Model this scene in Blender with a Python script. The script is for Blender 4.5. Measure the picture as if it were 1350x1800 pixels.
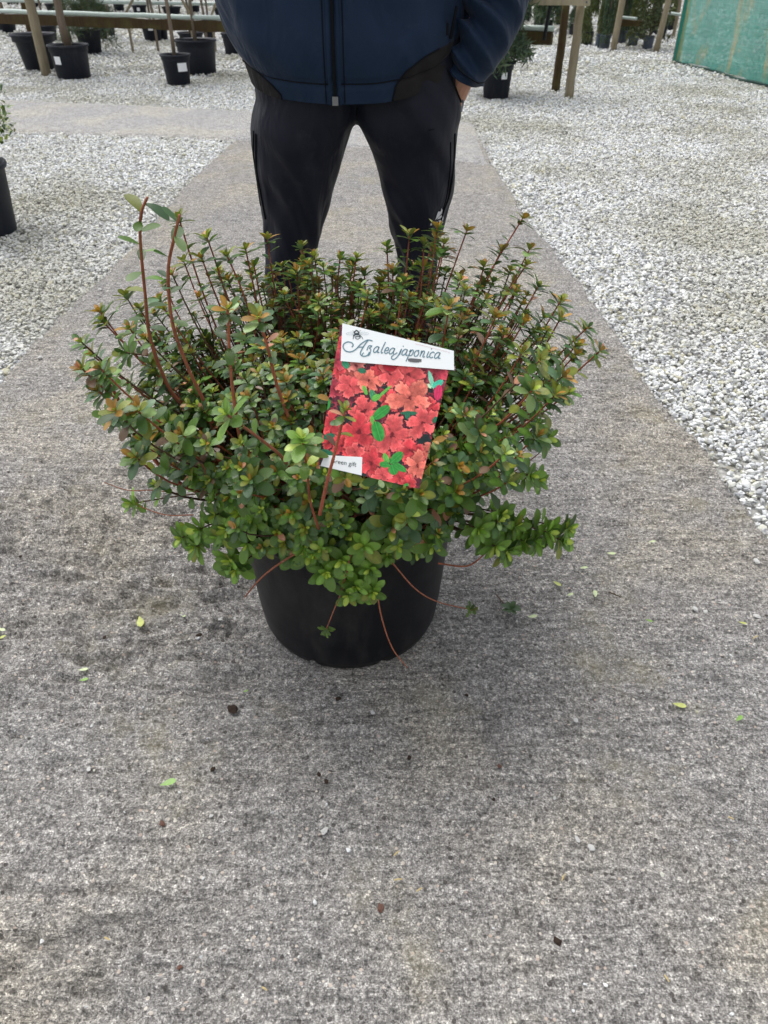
import bpy, bmesh, math, random
import numpy as np
from mathutils import Vector, Matrix, Quaternion
from mathutils.bvhtree import BVHTree
PI = math.pi
sc = bpy.context.scene
for o in list(bpy.data.objects): bpy.data.objects.remove(o)

# ------------------------------------------------------------------ camera, sky, sun, exposure
CAM_H, PITCH, FPX = 1.15, math.radians(37.0), 1300.0
cam_d = bpy.data.cameras.new('camera'); cam = bpy.data.objects.new('camera', cam_d)
sc.collection.objects.link(cam); sc.camera = cam
cam.location = (0, 0, CAM_H); cam.rotation_euler = (PI/2 - PITCH, 0, 0)
cam_d.sensor_fit = 'VERTICAL'; cam_d.sensor_height = 32.0; cam_d.sensor_width = 24.0
cam_d.lens = FPX/1800*32.0
cam_d.clip_start = 0.02; cam_d.clip_end = 600
cam_d.dof.use_dof = True; cam_d.dof.focus_distance = 1.22; cam_d.dof.aperture_fstop = 9.5
w = bpy.data.worlds.new('World'); sc.world = w; w.use_nodes = True
nt = w.node_tree; nt.nodes.clear()
SUN_EL, SUN_AZ = math.radians(68), math.radians(-40)
sky = nt.nodes.new('ShaderNodeTexSky'); sky.sky_type = 'NISHITA'; sky.sun_disc = False
sky.sun_elevation = SUN_EL; sky.sun_rotation = SUN_AZ; sky.air_density = 1.0; sky.dust_density = 4.0; sky.ozone_density = 1.0
hs = nt.nodes.new('ShaderNodeHueSaturation'); hs.inputs['Saturation'].default_value = 0.22
bg = nt.nodes.new('ShaderNodeBackground'); bg.inputs[1].default_value = 0.15
wo = nt.nodes.new('ShaderNodeOutputWorld')
nt.links.new(sky.outputs[0], hs.inputs['Color']); nt.links.new(hs.outputs[0], bg.inputs[0]); nt.links.new(bg.outputs[0], wo.inputs[0])
sd = bpy.data.lights.new('sun', 'SUN'); sun = bpy.data.objects.new('sun', sd); sc.collection.objects.link(sun)
sd.energy = 0.75; sd.angle = math.radians(45); sd.color = (1.0, 0.985, 0.96)
sdir = Vector((math.sin(SUN_AZ)*math.cos(SUN_EL), math.cos(SUN_AZ)*math.cos(SUN_EL), math.sin(SUN_EL)))
sun.rotation_euler = sdir.to_track_quat('Z', 'Y').to_euler()
sc.view_settings.view_transform = 'Standard'; sc.view_settings.look = 'None'
sc.view_settings.exposure = 0.82; sc.view_settings.gamma = 1.0; sc.view_settings.use_curve_mapping = False
sc.render.engine = 'CYCLES'

# ------------------------------------------------------------------ helpers
C0 = Vector((0, 0, CAM_H))
def ray(px, py):
    u, v = (px-675)/FPX, -(py-900)/FPX
    cp, sp = math.cos(PITCH), math.sin(PITCH)
    return Vector((u, cp + v*sp, -sp + v*cp))
def atY(px, py, Y): d = ray(px, py); return C0 + d*(Y/d.y)
def atZ(px, py, z=0.0): d = ray(px, py); return C0 + d*((z-CAM_H)/d.z)
def project(P):
    P = np.asarray(P, float) - np.array(C0)
    cp, sp = math.cos(PITCH), math.sin(PITCH)
    dep = P[..., 1]*cp - P[..., 2]*sp
    up = P[..., 1]*sp + P[..., 2]*cp
    return 675+FPX*P[..., 0]/dep, 900-FPX*up/dep, dep
def hash2(ix, iy, s):
    h = (ix.astype(np.int64)*374761393 + iy.astype(np.int64)*668265263 + s*974634777) & 0xffffffff
    h = ((h ^ (h >> 13))*1274126177) & 0xffffffff
    return ((h ^ (h >> 16)) & 0xffff)/65535.0
def vnoise(x, y, s=0):
    x = np.asarray(x, float); y = np.asarray(y, float)
    ix, iy = np.floor(x), np.floor(y); fx, fy = x-ix, y-iy
    fx = fx*fx*(3-2*fx); fy = fy*fy*(3-2*fy)
    a, b = hash2(ix, iy, s), hash2(ix+1, iy, s); c, d = hash2(ix, iy+1, s), hash2(ix+1, iy+1, s)
    return (a*(1-fx)+b*fx)*(1-fy) + (c*(1-fx)+d*fx)*fy
def fbm(x, y, s=0, o=4):
    t = 0; a = .5; n = 0
    for k in range(o): t = t + a*vnoise(np.asarray(x)*2**k, np.asarray(y)*2**k, s+k); n += a; a *= .5
    return t/n
def tag(o, label=None, cat=None, group=None, kind=None):
    if label: o['label'] = label
    if cat: o['category'] = cat
    if group: o['group'] = group
    if kind: o['kind'] = kind
    return o
def empty(name, loc=(0, 0, 0), rz=0):
    o = bpy.data.objects.new(name, None); sc.collection.objects.link(o)
    o.location = loc; o.rotation_euler = (0, 0, rz); o.empty_display_size = .05
    return o
def link(name, me, mats, parent=None, smooth=False):
    o = bpy.data.objects.new(name, me); sc.collection.objects.link(o)
    if mats is not None:
        for m in (mats if isinstance(mats, (list, tuple)) else [mats]): me.materials.append(m)
    if smooth: me.polygons.foreach_set('use_smooth', [True]*len(me.polygons))
    if parent is not None:
        o.parent = parent
        o.matrix_parent_inverse = (parent.matrix_basis if parent.parent is None else parent.parent.matrix_basis @ parent.matrix_parent_inverse @ parent.matrix_basis).inverted()
    return o
class MB:
    def __init__(s): s.v = []; s.f = []
    def add(s, vs, fs):
        n = len(s.v); s.v += [tuple(p) for p in vs]; s.f += [tuple(i+n for i in f) for f in fs]; return s
    def grid(s, rows, close=False, cap=False):
        n = len(s.v); R, K = len(rows), len(rows[0])
        for r in rows: s.v += [tuple(p) for p in r]
        for i in range(R-1):
            for j in range(K if close else K-1):
                j2 = (j+1) % K
                s.f.append((n+i*K+j, n+i*K+j2, n+(i+1)*K+j2, n+(i+1)*K+j))
        if cap:
            s.f.append(tuple(n+j for j in range(K))[::-1]); s.f.append(tuple(n+(R-1)*K+j for j in range(K)))
        return s
    def tube(s, pts, rad, seg=6, cap=True):
        pts = [Vector(p) for p in pts]
        if not isinstance(rad, (list, tuple)): rad = [rad]*len(pts)
        rows = []; up = Vector((.13, .31, .94))
        for i, p in enumerate(pts):
            t = (pts[min(i+1, len(pts)-1)]-pts[max(i-1, 0)]).normalized()
            if abs(t.dot(up)) > .97: up = Vector((1, .1, 0))
            a = t.cross(up).normalized(); b = t.cross(a).normalized()
            up = -b if i == 0 else (up - t*up.dot(t)).normalized()
            rows.append([p+a*(rad[i]*math.cos(q))+b*(rad[i]*math.sin(q)) for q in [2*PI*k/seg for k in range(seg)]])
        return s.grid(rows, True, cap)
    def lathe(s, prof, c=(0, 0, 0), seg=48, wob=None):
        rows = []
        for r, z in prof:
            rows.append([(c[0]+r*math.cos(2*PI*k/seg), c[1]+r*math.sin(2*PI*k/seg), c[2]+z) for k in range(seg)])
        return s.grid(rows, True)
    def box(s, c, e, M=None):
        c = Vector(c); P = []
        for dx in (-1, 1):
            for dy in (-1, 1):
                for dz in (-1, 1):
                    q = Vector((dx*e[0], dy*e[1], dz*e[2])); P.append(c + (M @ q if M else q))
        return s.add(P, [(0, 1, 3, 2), (4, 6, 7, 5), (0, 4, 5, 1), (2, 3, 7, 6), (0, 2, 6, 4), (1, 5, 7, 3)])
    def mesh(s, name):
        me = bpy.data.meshes.new(name); me.from_pydata(s.v, [], s.f); me.update(); return me
    def build(s, name, mat, parent=None, smooth=False): return link(name, s.mesh(name), mat, parent, smooth)
def catmull(P, n=6):
    P = [np.array(p, float) for p in P]; P = [2*P[0]-P[1]]+P+[2*P[-1]-P[-2]]; out = []
    for i in range(1, len(P)-2):
        for k in range(n):
            t = k/n; a, b, c, d = P[i-1:i+3]
            out.append(.5*((2*b)+(-a+c)*t+(2*a-5*b+4*c-d)*t*t+(-a+3*b-3*c+d)*t**3))
    out.append(P[-2]); return out
def np_mesh(name, V, F, col=None):
    """V (n,3), F (m,k) arrays -> mesh, quick"""
    me = bpy.data.meshes.new(name); n, m, k = len(V), len(F), F.shape[1]
    me.vertices.add(n); me.vertices.foreach_set('co', np.asarray(V, np.float32).ravel())
    me.loops.add(m*k); me.loops.foreach_set('vertex_index', np.asarray(F, np.int32).ravel())
    me.polygons.add(m); me.polygons.foreach_set('loop_start', np.arange(0, m*k, k, dtype=np.int32))
    me.polygons.foreach_set('loop_total', np.full(m, k, np.int32))
    me.update(calc_edges=True)
    if col is not None:
        a = me.color_attributes.new('Col', 'FLOAT_COLOR', 'POINT')
        c4 = np.ones((n, 4), np.float32); c4[:, :3] = col; a.data.foreach_set('color', c4.ravel())
    return me
def smooth_me(me): me.polygons.foreach_set('use_smooth', np.ones(len(me.polygons), bool))

# ------------------------------------------------------------------ materials
class N:
    def __init__(s, name):
        s.m = bpy.data.materials.new(name); s.m.use_nodes = True; s.t = s.m.node_tree; s.t.nodes.clear()
        s.out = s.n('ShaderNodeOutputMaterial'); s.b = s.n('ShaderNodeBsdfPrincipled'); s.l(s.b.outputs[0], s.out.inputs[0])
        s.co = s.n('ShaderNodeTexCoord').outputs['Object']
    def n(s, t, **k):
        x = s.t.nodes.new(t)
        for a, b in k.items(): setattr(x, a, b)
        return x
    def l(s, a, b): s.t.links.new(a, b)
    def setv(s, sock, v):
        if hasattr(v, 'is_output'): s.l(v, sock)
        else: sock.default_value = v
    def scale(s, v, co=None):
        x = s.n('ShaderNodeMapping'); s.l(co or s.co, x.inputs[0]); x.inputs['Scale'].default_value = v; return x.outputs[0]
    def noise(s, sc_, det=4, rough=.55, co=None, dist=0):
        x = s.n('ShaderNodeTexNoise'); s.l(co or s.co, x.inputs['Vector'])
        x.inputs['Scale'].default_value = sc_; x.inputs['Detail'].default_value = det; x.inputs['Roughness'].default_value = rough
        x.inputs['Distortion'].default_value = dist; return x.outputs['Fac']
    def vor(s, sc_, out='Distance', co=None, feat='F1'):
        x = s.n('ShaderNodeTexVoronoi', feature=feat); s.l(co or s.co, x.inputs['Vector']); x.inputs['Scale'].default_value = sc_; return x.outputs[out]
    def ramp(s, f, stops):
        x = s.n('ShaderNodeValToRGB'); s.l(f, x.inputs[0]); e = x.color_ramp.elements
        while len(e) < len(stops): e.new(.5)
        for i, (p, c) in enumerate(stops):
            e[i].position = p; e[i].color = (*c, 1) if isinstance(c, (tuple, list)) else (c, c, c, 1)
        return x.outputs[0]
    def mix(s, f, a, b, mode='MIX'):
        x = s.n('ShaderNodeMix', data_type='RGBA', blend_type=mode)
        s.setv(x.inputs[0], f)
        for i, v in ((6, a), (7, b)):
            if isinstance(v, (tuple, list)): v = (*v, 1)
            s.setv(x.inputs[i], v)
        return x.outputs[2]
    def math(s, op, a, b=0.0, c=None):
        x = s.n('ShaderNodeMath', operation=op); s.setv(x.inputs[0], a); s.setv(x.inputs[1], b)
        if c is not None: s.setv(x.inputs[2], c)
        return x.outputs[0]
    def bump(s, h, st=.5, d=.01, prev=None):
        x = s.n('ShaderNodeBump'); s.l(h, x.inputs['Height']); x.inputs['Strength'].default_value = st; x.inputs['Distance'].default_value = d
        if prev is not None: s.l(prev, x.inputs['Normal'])
        s.l(x.outputs[0], s.b.inputs['Normal']); return x.outputs[0]
    def base(s, c, rough=.7, spec=.5):
        if isinstance(c, (tuple, list)): c = (*c, 1)
        s.setv(s.b.inputs['Base Color'], c); s.setv(s.b.inputs['Roughness'], rough); s.b.inputs['Specular IOR Level'].default_value = spec
        return s.m
def plain(name, c, rough=.6, spec=.4, nz=0, var=.15, metal=0):
    q = N(name)
    if nz:
        f = q.noise(nz, 5); col = q.mix(f, tuple(x*(1-var) for x in c), tuple(min(1, x*(1+var)) for x in c))
        q.base(col, rough, spec); q.bump(f, .3, .002)
    else: q.base(c, rough, spec)
    q.b.inputs['Metallic'].default_value = metal
    return q.m

def concrete_mat(name, tint=(1, 1, 1), light=1.0, mossy=.34):
    q = N(name)
    grain = q.noise(330, 3, .7); fine = q.noise(120, 4, .7); mid = q.noise(22, 5, .62); big = q.noise(1.7, 5, .6)
    streak = q.noise(1.0, 5, .65, q.scale((13, 74, 20)))
    base = q.ramp(fine, [(.32, (.080, .078, .077)), (.46, (.165, .162, .158)), (.55, (.225, .221, .216)), (.70, (.36, .352, .335))])
    g = q.ramp(grain, [(.34, .52), (.5, .97), (.64, 1.5)])
    c = q.mix(1.0, base, g, 'MULTIPLY')
    for sc_, am in ((250, .26), (460, .48)):                        # sand grains of single colours
        s0 = q.n('ShaderNodeSeparateColor'); q.l(q.vor(sc_, 'Color'), s0.inputs[0])
        c = q.mix(am, c, q.ramp(s0.outputs[0], [(0, .38), (.3, .75), (.6, 1.0), (.85, 1.4), (1, 2.3)]), 'MULTIPLY')
    m = q.ramp(mid, [(.25, .72), (.5, 1.0), (.78, 1.2)]); c = q.mix(1.0, c, m, 'MULTIPLY')
    st = q.ramp(streak, [(.32, .62), (.5, 1.0), (.66, 1.28)]); c = q.mix(.9, c, st, 'MULTIPLY')
    b = q.ramp(big, [(.3, (.90, .92, .95)), (.5, (.98, .98, .98)), (.62, (1.12, 1.09, 1.0)), (.75, (.96, .95, .93))]); c = q.mix(1.0, c, b, 'MULTIPLY')
    # pale aggregate and dark pores
    vd = q.vor(95); vc = q.vor(95, 'Color')
    sep = q.n('ShaderNodeSeparateColor'); q.l(vc, sep.inputs[0])
    keep = q.math('GREATER_THAN', sep.outputs[0], .86); dot = q.math('LESS_THAN', vd, .26)
    agg = q.mix(sep.outputs[1], (.52, .5, .45), (.34, .27, .23))
    c = q.mix(q.math('MULTIPLY', q.math('MULTIPLY', keep, dot), .8), c, agg)
    keep2 = q.math('LESS_THAN', sep.outputs[0], .07); dot2 = q.math('LESS_THAN', vd, .33)
    c = q.mix(q.math('MULTIPLY', q.math('MULTIPLY', keep2, dot2), .75), c, (.035, .032, .03))
    v2 = q.vor(14); v2c = q.vor(14, 'Color'); s2 = q.n('ShaderNodeSeparateColor'); q.l(v2c, s2.inputs[0])
    k3 = q.math('MULTIPLY', q.math('GREATER_THAN', s2.outputs[1], .72), q.math('LESS_THAN', q.math('ADD', v2, q.math('MULTIPLY', mid, .25)), .24))
    c = q.mix(q.math('MULTIPLY', k3, .35), c, (.06, .05, .045))
    # patches of moss / ochre staining
    moss = q.ramp(q.noise(3.1, 6, .7), [(.54, 0.0), (.70, 1.0)])
    c = q.mix(q.math('MULTIPLY', moss, mossy), c, (.23, .21, .12))
    c = q.mix(1.0, c, tuple(t*light for t in tint), 'MULTIPLY')
    q.base(c, .92, .25)
    n1 = q.bump(streak, .8, .022); n2 = q.bump(mid, .7, .010, n1); n3 = q.bump(fine, .8, .004, n2); q.bump(grain, .5, .0015, n3)
    return q.m
M = {}
M['concrete'] = concrete_mat('concrete', tint=(1.03, 1.0, .965), light=1.34, mossy=.36)
M['concrete2'] = concrete_mat('concrete_pale', (1.0, 1.0, 1.0), 1.75, .05)

def ground_mat():
    q = N('gravel_ground'); vd = q.vor(42); vc = q.vor(42, 'Color')
    s_ = q.n('ShaderNodeSeparateColor'); q.l(vc, s_.inputs[0])
    c = q.ramp(s_.outputs[0], [(0, (.32, .32, .31)), (.4, (.6, .6, .58)), (.8, (.74, .74, .73)), (1, (.55, .52, .43))])
    sh = q.ramp(vd, [(.1, 1.0), (.42, .6)]); c = q.mix(1, c, sh, 'MULTIPLY')
    dirt = q.ramp(q.noise(.55, 6, .62), [(.46, 0.0), (.62, 1.0)])
    c = q.mix(q.math('MULTIPLY', dirt, .45), c, (.27, .25, .19))
    q.base(c, .95, .2); q.bump(vd, .8, -.02); return q.m
M['ground'] = ground_mat()
def stone_mat():
    q = N('limestone_chip'); oi = q.n('ShaderNodeObjectInfo'); r = oi.outputs['Random']
    c = q.ramp(r, [(0, (.32, .33, .34)), (.12, (.54, .55, .56)), (.35, (.64, .65, .65)), (.62, (.76, .77, .76)), (.84, (.62, .62, .56)), (.95, (.48, .46, .33)), (1, (.36, .36, .36))])
    f = q.noise(60, 4); c = q.mix(.6, c, q.ramp(f, [(.3, .72), (.7, 1.15)]), 'MULTIPLY')
    geo = q.n('ShaderNodeNewGeometry')
    nn = q.n('ShaderNodeTexNoise'); q.l(geo.outputs['Position'], nn.inputs['Vector']); nn.inputs['Scale'].default_value = .8; nn.inputs['Detail'].default_value = 5
    d = q.ramp(nn.outputs['Fac'], [(.48, 0.0), (.62, 1.0)])
    c = q.mix(q.math('MULTIPLY', d, .62), c, (.37, .355, .28))
    q.base(c, .85, .25); q.bump(f, .4, .002); return q.m
M['stone'] = stone_mat()
def pot_mat(name, c, r=.42):
    q = N(name); f = q.noise(9, 6, .7); d = q.noise(2.2, 5, .7, q.scale((3, 3, 1)))
    col = q.mix(q.ramp(d, [(.52, 0.0), (.8, .3)]), c, (.11, .105, .095))
    sc1 = q.ramp(q.noise(60, 2, .5, q.scale((1, 1, .12))), [(.70, 0.0), (.78, .25)]); col = q.mix(sc1, col, (.12, .12, .12))
    q.base(col, q.math('MULTIPLY_ADD', f, .25, r-.1), .26); q.bump(q.noise(160, 3), .08, .001); return q.m
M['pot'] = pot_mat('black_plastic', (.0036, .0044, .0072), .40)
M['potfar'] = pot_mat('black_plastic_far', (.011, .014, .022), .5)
M['potgrey'] = pot_mat('grey_blue_plastic', (.07, .085, .115), .5)
M['potteal'] = pot_mat('slate_plastic', (.045, .055, .07), .5)
M['soil'] = plain('soil', (.035, .024, .016), .95, .2, 60, .5)
M['tag'] = plain('white_paper', (.82, .83, .84), .6, .3)
def wood(name, a, b, mossy=.3):
    q = N(name); g = q.noise(3, 6, .7, q.scale((14, 14, 1.5))); big = q.noise(4, 4)
    c = q.mix(g, a, b); c = q.mix(q.ramp(big, [(.5, 0.0), (.75, mossy)]), c, (.10, .10, .03))
    q.base(c, .88, .2); q.bump(g, .6, .006); return q.m
M['post'] = wood('weathered_timber', (.13, .10, .055), (.38, .33, .24))
M['postdark'] = wood('mossy_timber', (.012, .010, .006), (.11, .07, .032), .6)
M['beam'] = wood('sawn_beam', (.20, .17, .11), (.44, .39, .27), .25)
M['bark'] = wood('grey_bark', (.07, .05, .035), (.27, .22, .17), .2)
M['pipe'] = plain('pale_green_pipe', (.42, .50, .46), .4, .5, 12, .2)
M['twine'] = plain('pale_cane', (.40, .36, .25), .7, .3)
def bark_red():
    q = N('red_brown_bark'); at = q.n('ShaderNodeAttribute', attribute_name='Col')
    g = q.noise(30, 5, .7, q.scale((6, 6, 1.2))); c = q.mix(1, at.outputs['Color'], q.ramp(g, [(.3, .55), (.7, 1.4)]), 'MULTIPLY')
    sp = q.ramp(q.vor(190), [(.10, 1.0), (.16, 0.0)]); c = q.mix(q.math('MULTIPLY', sp, .5), c, (.45, .38, .3))
    q.base(c, .6, .35); q.bump(g, .6, .003); return q.m
M['stem'] = bark_red()
def leaf_mat(name, rough=.36, trans=.25):
    q = N(name); at = q.n('ShaderNodeAttribute', attribute_name='Col'); oi = q.n('ShaderNodeObjectInfo')
    col = q.mix(1, at.outputs['Color'], oi.outputs['Color'], 'MULTIPLY')
    f = q.noise(70, 4, .6); col = q.mix(1, col, q.ramp(f, [(.3, .78), (.7, 1.22)]), 'MULTIPLY')
    geo = q.n('ShaderNodeNewGeometry')
    under = q.mix(.5, col, (.13, .16, .09)); col2 = q.mix(geo.outputs['Backfacing'], col, under)
    q.base(col2, q.math('MULTIPLY_ADD', f, .3, rough-.13), .42)
    q.bump(q.noise(190, 3), .2, .001)
    tr = q.n('ShaderNodeBsdfTranslucent'); q.l(q.mix(1, col, (1.9, 1.9, .8), 'MULTIPLY'), tr.inputs[0])
    mx = q.n('ShaderNodeMixShader'); mx.inputs[0].default_value = trans
    q.l(q.b.outputs[0], mx.inputs[1]); q.l(tr.outputs[0], mx.inputs[2]); q.l(mx.outputs[0], q.out.inputs[0])
    return q.m
M['leaf'] = leaf_mat('azalea_leaf', .34, .16)
M['needle'] = leaf_mat('conifer_foliage', .6, .12)

# ------------------------------------------------------------------ setting: ground, paths, gravel
def edgeL():  return [atZ(*p) for p in [(-470, 1380), (-210, 930), (0, 668), (60, 600), (125, 538), (205, 462), (285, 372), (345, 305), (415, 243)]]
def edgeR():  return [atZ(*p) for p in [(2300, 1600), (1660, 1300), (1350, 935), (1240, 790), (1150, 690), (1095, 600), (1040, 525), (985, 450), (940, 400), (900, 340), (866, 290), (840, 235)]]
EL, ER = edgeL(), edgeR()
YF = 6.35
def xl(Y): return np.interp(Y, [p.y for p in EL], [p.x for p in EL])
def xr(Y): return np.interp(Y, [p.y for p in ER], [p.x for p in ER])
g = MB().add([(-150, -60, -.032), (150, -60, -.032), (150, 260, -.032), (-150, 260, -.032)], [(0, 1, 2, 3)])
tag(g.build('gravel_ground', M['ground']), kind='structure')
rng = np.random.default_rng(7)
def path_mesh():
    ys = np.concatenate([np.arange(-.6, .3, .05), np.arange(.3, 2.6, .0065), np.arange(2.6, YF, .03), [YF]])
    u = np.linspace(0, 1, 330)
    Y = ys[:, None] + 0*u[None, :]
    L = xl(ys) + .02*(vnoise(ys*9, ys*0, 5)-.5); R = xr(ys) + .02*(vnoise(ys*9, ys*0, 9)-.5)
    X = L[:, None] + (R-L)[:, None]*u[None, :]
    brush = fbm(X*5+fbm(X*2, Y*2, 3)*1.5, Y*48+fbm(X*3, Y*3, 8)*4, 11, 4)-.5
    rid = np.abs(fbm(X*7, Y*30+fbm(X*4, Y*4, 8)*3, 51, 4)-.5)*2; brush = brush-.35*np.clip(.16-rid, 0, 1)/.16
    pits = np.clip(fbm(X*26, Y*38, 21, 3)-.60, 0, 1)
    area = np.clip(1.25-((X+.65)/.62)**2-((Y-1.32)/.48)**2, 0, 1)+.35*np.clip(1-((X-1.0)/.5)**2-((Y-1.9)/.9)**2, 0, 1)+.8*np.clip(1-((X+.5)/.35)**2-((Y-.48)/.13)**2, 0, 1)
    fine = fbm(X*55, Y*70, 31, 2)-.5
    Z = brush*(.009+.040*area) - pits*(.02+.09*area) + fine*(.0022+.005*area) + .006*(fbm(X*.9, Y*.9, 41, 3)-.5)
    Z = np.clip(Z, -.022, .0105)-.002
    # flat where pot and feet stand
    for cx, cy, r in ((-.078, 1.178, .2),):
        d = np.hypot(X-cx, Y-cy); k = np.clip((d-r)/.04, 0, 1); Z = Z*k + 0*(1-k)
    Z[:, 0] = -.05; Z[:, -1] = -.05
    V = np.stack([X, Y, Z], -1).reshape(-1, 3); r_, c_ = Y.shape
    i = np.arange(r_-1)[:, None]*c_ + np.arange(c_-1)[None, :]
    F = np.stack([i, i+1, i+c_+1, i+c_], -1).reshape(-1, 4)
    me = np_mesh('path', V, F); smooth_me(me); return me
tag(link('concrete_path', path_mesh(), M['concrete']), kind='structure')
# cross path
cross_top = [atZ(*p) for p in [(-700, 140), (0, 175), (215, 184), (430, 195), (640, 203), (835, 214)]]
cross_bot = [atZ(*p) for p in [(-700, 205), (0, 230), (200, 236), (415, 243), (640, 260), (868, 292)]]
def cross_mesh():
    tt = np.linspace(0, 1, 90); uu = np.linspace(0, 1, 40)
    A = np.array([np.interp(tt*5, range(6), [p[k] for p in cross_top]) for k in range(2)]).T
    B = np.array([np.interp(tt*5, range(6), [p[k] for p in cross_bot]) for k in range(2)]).T
    P = A[:, None, :]*(1-uu)[None, :, None] + B[:, None, :]*uu[None, :, None]
    Z = .004 + .012*(fbm(P[..., 0]*3, P[..., 1]*3, 77, 3)-.5); Z[:, 0] = -.04; Z[:, -1] = -.02; Z[-1, :] = -.03
    V = np.concatenate([P, Z[..., None]], -1).reshape(-1, 3)
    i = np.arange(89)[:, None]*40 + np.arange(39)[None, :]
    F = np.stack([i, i+40, i+41, i+1], -1).reshape(-1, 4)
    me = np_mesh('cross', V, F); smooth_me(me); return me
tag(link('cross_path', cross_mesh(), M['concrete2']), kind='structure')
def inpoly(X, Y, poly):
    ins = np.zeros(X.shape, bool); n = len(poly)
    for i in range(n):
        x0, y0 = poly[i][0], poly[i][1]; x1, y1 = poly[(i+1) % n][0], poly[(i+1) % n][1]
        c = ((y0 > Y) != (y1 > Y)); ins ^= c & (X < (x1-x0)*(Y-y0)/((y1-y0) if y1 != y0 else 1e-9)+x0)
    return ins
cross_poly = [(p.x, p.y) for p in cross_top]+[(p.x, p.y) for p in cross_bot[::-1]]

proto = bpy.data.collections.new('stone_shapes')
for k in range(7):
    r = random.Random(50+k); bm = bmesh.new()
    for i in range(13):
        v = Vector([r.gauss(0, 1) for _ in range(3)]).normalized()
        bm.verts.new((v.x*.5*r.uniform(.85, 1.1), v.y*.38*r.uniform(.85, 1.1), v.z*.27*r.uniform(.85, 1.1)))
    res = bmesh.ops.convex_hull(bm, input=bm.verts)
    bmesh.ops.delete(bm, geom=[e for e in res['geom_interior'] if isinstance(e, bmesh.types.BMVert)], context='VERTS')
    bmesh.ops.bevel(bm, geom=bm.edges[:], offset=.03, segments=1, affect='EDGES')
    me = bpy.data.meshes.new('stone_shape'); bm.to_mesh(me); bm.free(); me.materials.append(M['stone'])
    proto.objects.link(bpy.data.objects.new('stone_shape', me))
def scatter_tree():
    ng = bpy.data.node_groups.new('scatter_stones', 'GeometryNodeTree')
    ng.interface.new_socket('Geometry', in_out='INPUT', socket_type='NodeSocketGeometry')
    ng.interface.new_socket('Geometry', in_out='OUTPUT', socket_type='NodeSocketGeometry')
    a = ng.nodes.new('NodeGroupInput'); z = ng.nodes.new('NodeGroupOutput')
    ci = ng.nodes.new('GeometryNodeCollectionInfo'); ci.inputs[0].default_value = proto; ci.inputs[1].default_value = True; ci.inputs[2].default_value = True
    ip = ng.nodes.new('GeometryNodeInstanceOnPoints'); ip.inputs['Pick Instance'].default_value = True
    def attr(nm, t):
        x = ng.nodes.new('GeometryNodeInputNamedAttribute'); x.data_type = t; x.inputs['Name'].default_value = nm; return x.outputs['Attribute']
    L = ng.links.new
    L(a.outputs[0], ip.inputs['Points']); L(ci.outputs[0], ip.inputs['Instance'])
    L(attr('idx', 'INT'), ip.inputs['Instance Index'])
    e2r = ng.nodes.new('FunctionNodeEulerToRotation'); L(attr('rot', 'FLOAT_VECTOR'), e2r.inputs[0]); L(e2r.outputs[0], ip.inputs['Rotation'])
    L(attr('scl', 'FLOAT_VECTOR'), ip.inputs['Scale']); L(ip.outputs[0], z.inputs[0])
    return ng
SCAT = scatter_tree()
def scatter(name, P, S, flat=.5, seed=1):
    n = len(P); r = np.random.default_rng(seed); me = bpy.data.meshes.new(name)
    me.vertices.add(n); me.vertices.foreach_set('co', P.astype(np.float32).ravel())
    a = me.attributes.new('rot', 'FLOAT_VECTOR', 'POINT')
    R = np.stack([r.normal(0, flat, n), r.normal(0, flat, n), r.uniform(0, 6.28, n)], -1); a.data.foreach_set('vector', R.astype(np.float32).ravel())
    a = me.attributes.new('scl', 'FLOAT_VECTOR', 'POINT')
    a.data.foreach_set('vector', (S[:, None]*r.uniform(.8, 1.2, (n, 3))).astype(np.float32).ravel())
    a = me.attributes.new('idx', 'INT', 'POINT'); a.data.foreach_set('value', r.integers(0, 7, n).astype(np.int32))
    o = bpy.data.objects.new(name, me); sc.collection.objects.link(o)
    md = o.modifiers.new('scatter', 'NODES'); md.node_group = SCAT
    return o
def gravel_pts(y0, y1, dens, size, seed):
    r = np.random.default_rng(seed); hw = lambda Y: .62*Y+.9
    A = (y1-y0)*2*hw(y1); n = int(A*dens)
    Y = r.uniform(y0, y1, n); X = r.uniform(-hw(y1), hw(y1), n)
    k = np.abs(X) < hw(Y); X, Y = X[k], Y[k]
    wob = .05*(vnoise(Y*6, Y*0, 5)-.5)+.024*r.normal(size=len(X))+(r.random(len(X)) < .09)*.07*r.normal(size=len(X))
    inp = (Y < YF) & (X > xl(Y)-.005+wob) & (X < xr(Y)+.005+wob)
    wx = .06*r.normal(size=len(X))
    inp |= inpoly(X+wx*.4, Y+wx*.4, cross_poly)
    k = ~inp; X, Y = X[k], Y[k]; n = len(X)
    S = size*np.exp(r.normal(0, .28, n))
    Z = -.026 + r.uniform(0, .016, n)*(size/.024) + .012*(fbm(X*1.5, Y*1.5, 3, 2)-.4)
    return np.stack([X, Y, Z], -1), S
ga = [gravel_pts(.5, 2.6, 8000, .0185, 1), gravel_pts(2.6, 4.2, 6200, .0190, 2), gravel_pts(4.2, 6.6, 4300, .0205, 3), gravel_pts(6.6, 10.2, 2500, .0235, 4), gravel_pts(10.2, 15, 600, .038, 6), gravel_pts(15, 26, 110, .06, 8)]
P = np.concatenate([a[0] for a in ga]); S = np.concatenate([a[1] for a in ga])
left = (P[:, 0] < xl(P[:, 1])) & (P[:, 1] < 7)
tag(scatter('gravel', P[left], S[left], .4, 1), 'pale limestone gravel bed in the angle left of the concrete path', 'gravel', kind='stuff')
tag(scatter('gravel', P[~left], S[~left], .4, 2), 'pale limestone gravel spread right of the path and back to the pots', 'gravel', kind='stuff')
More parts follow.
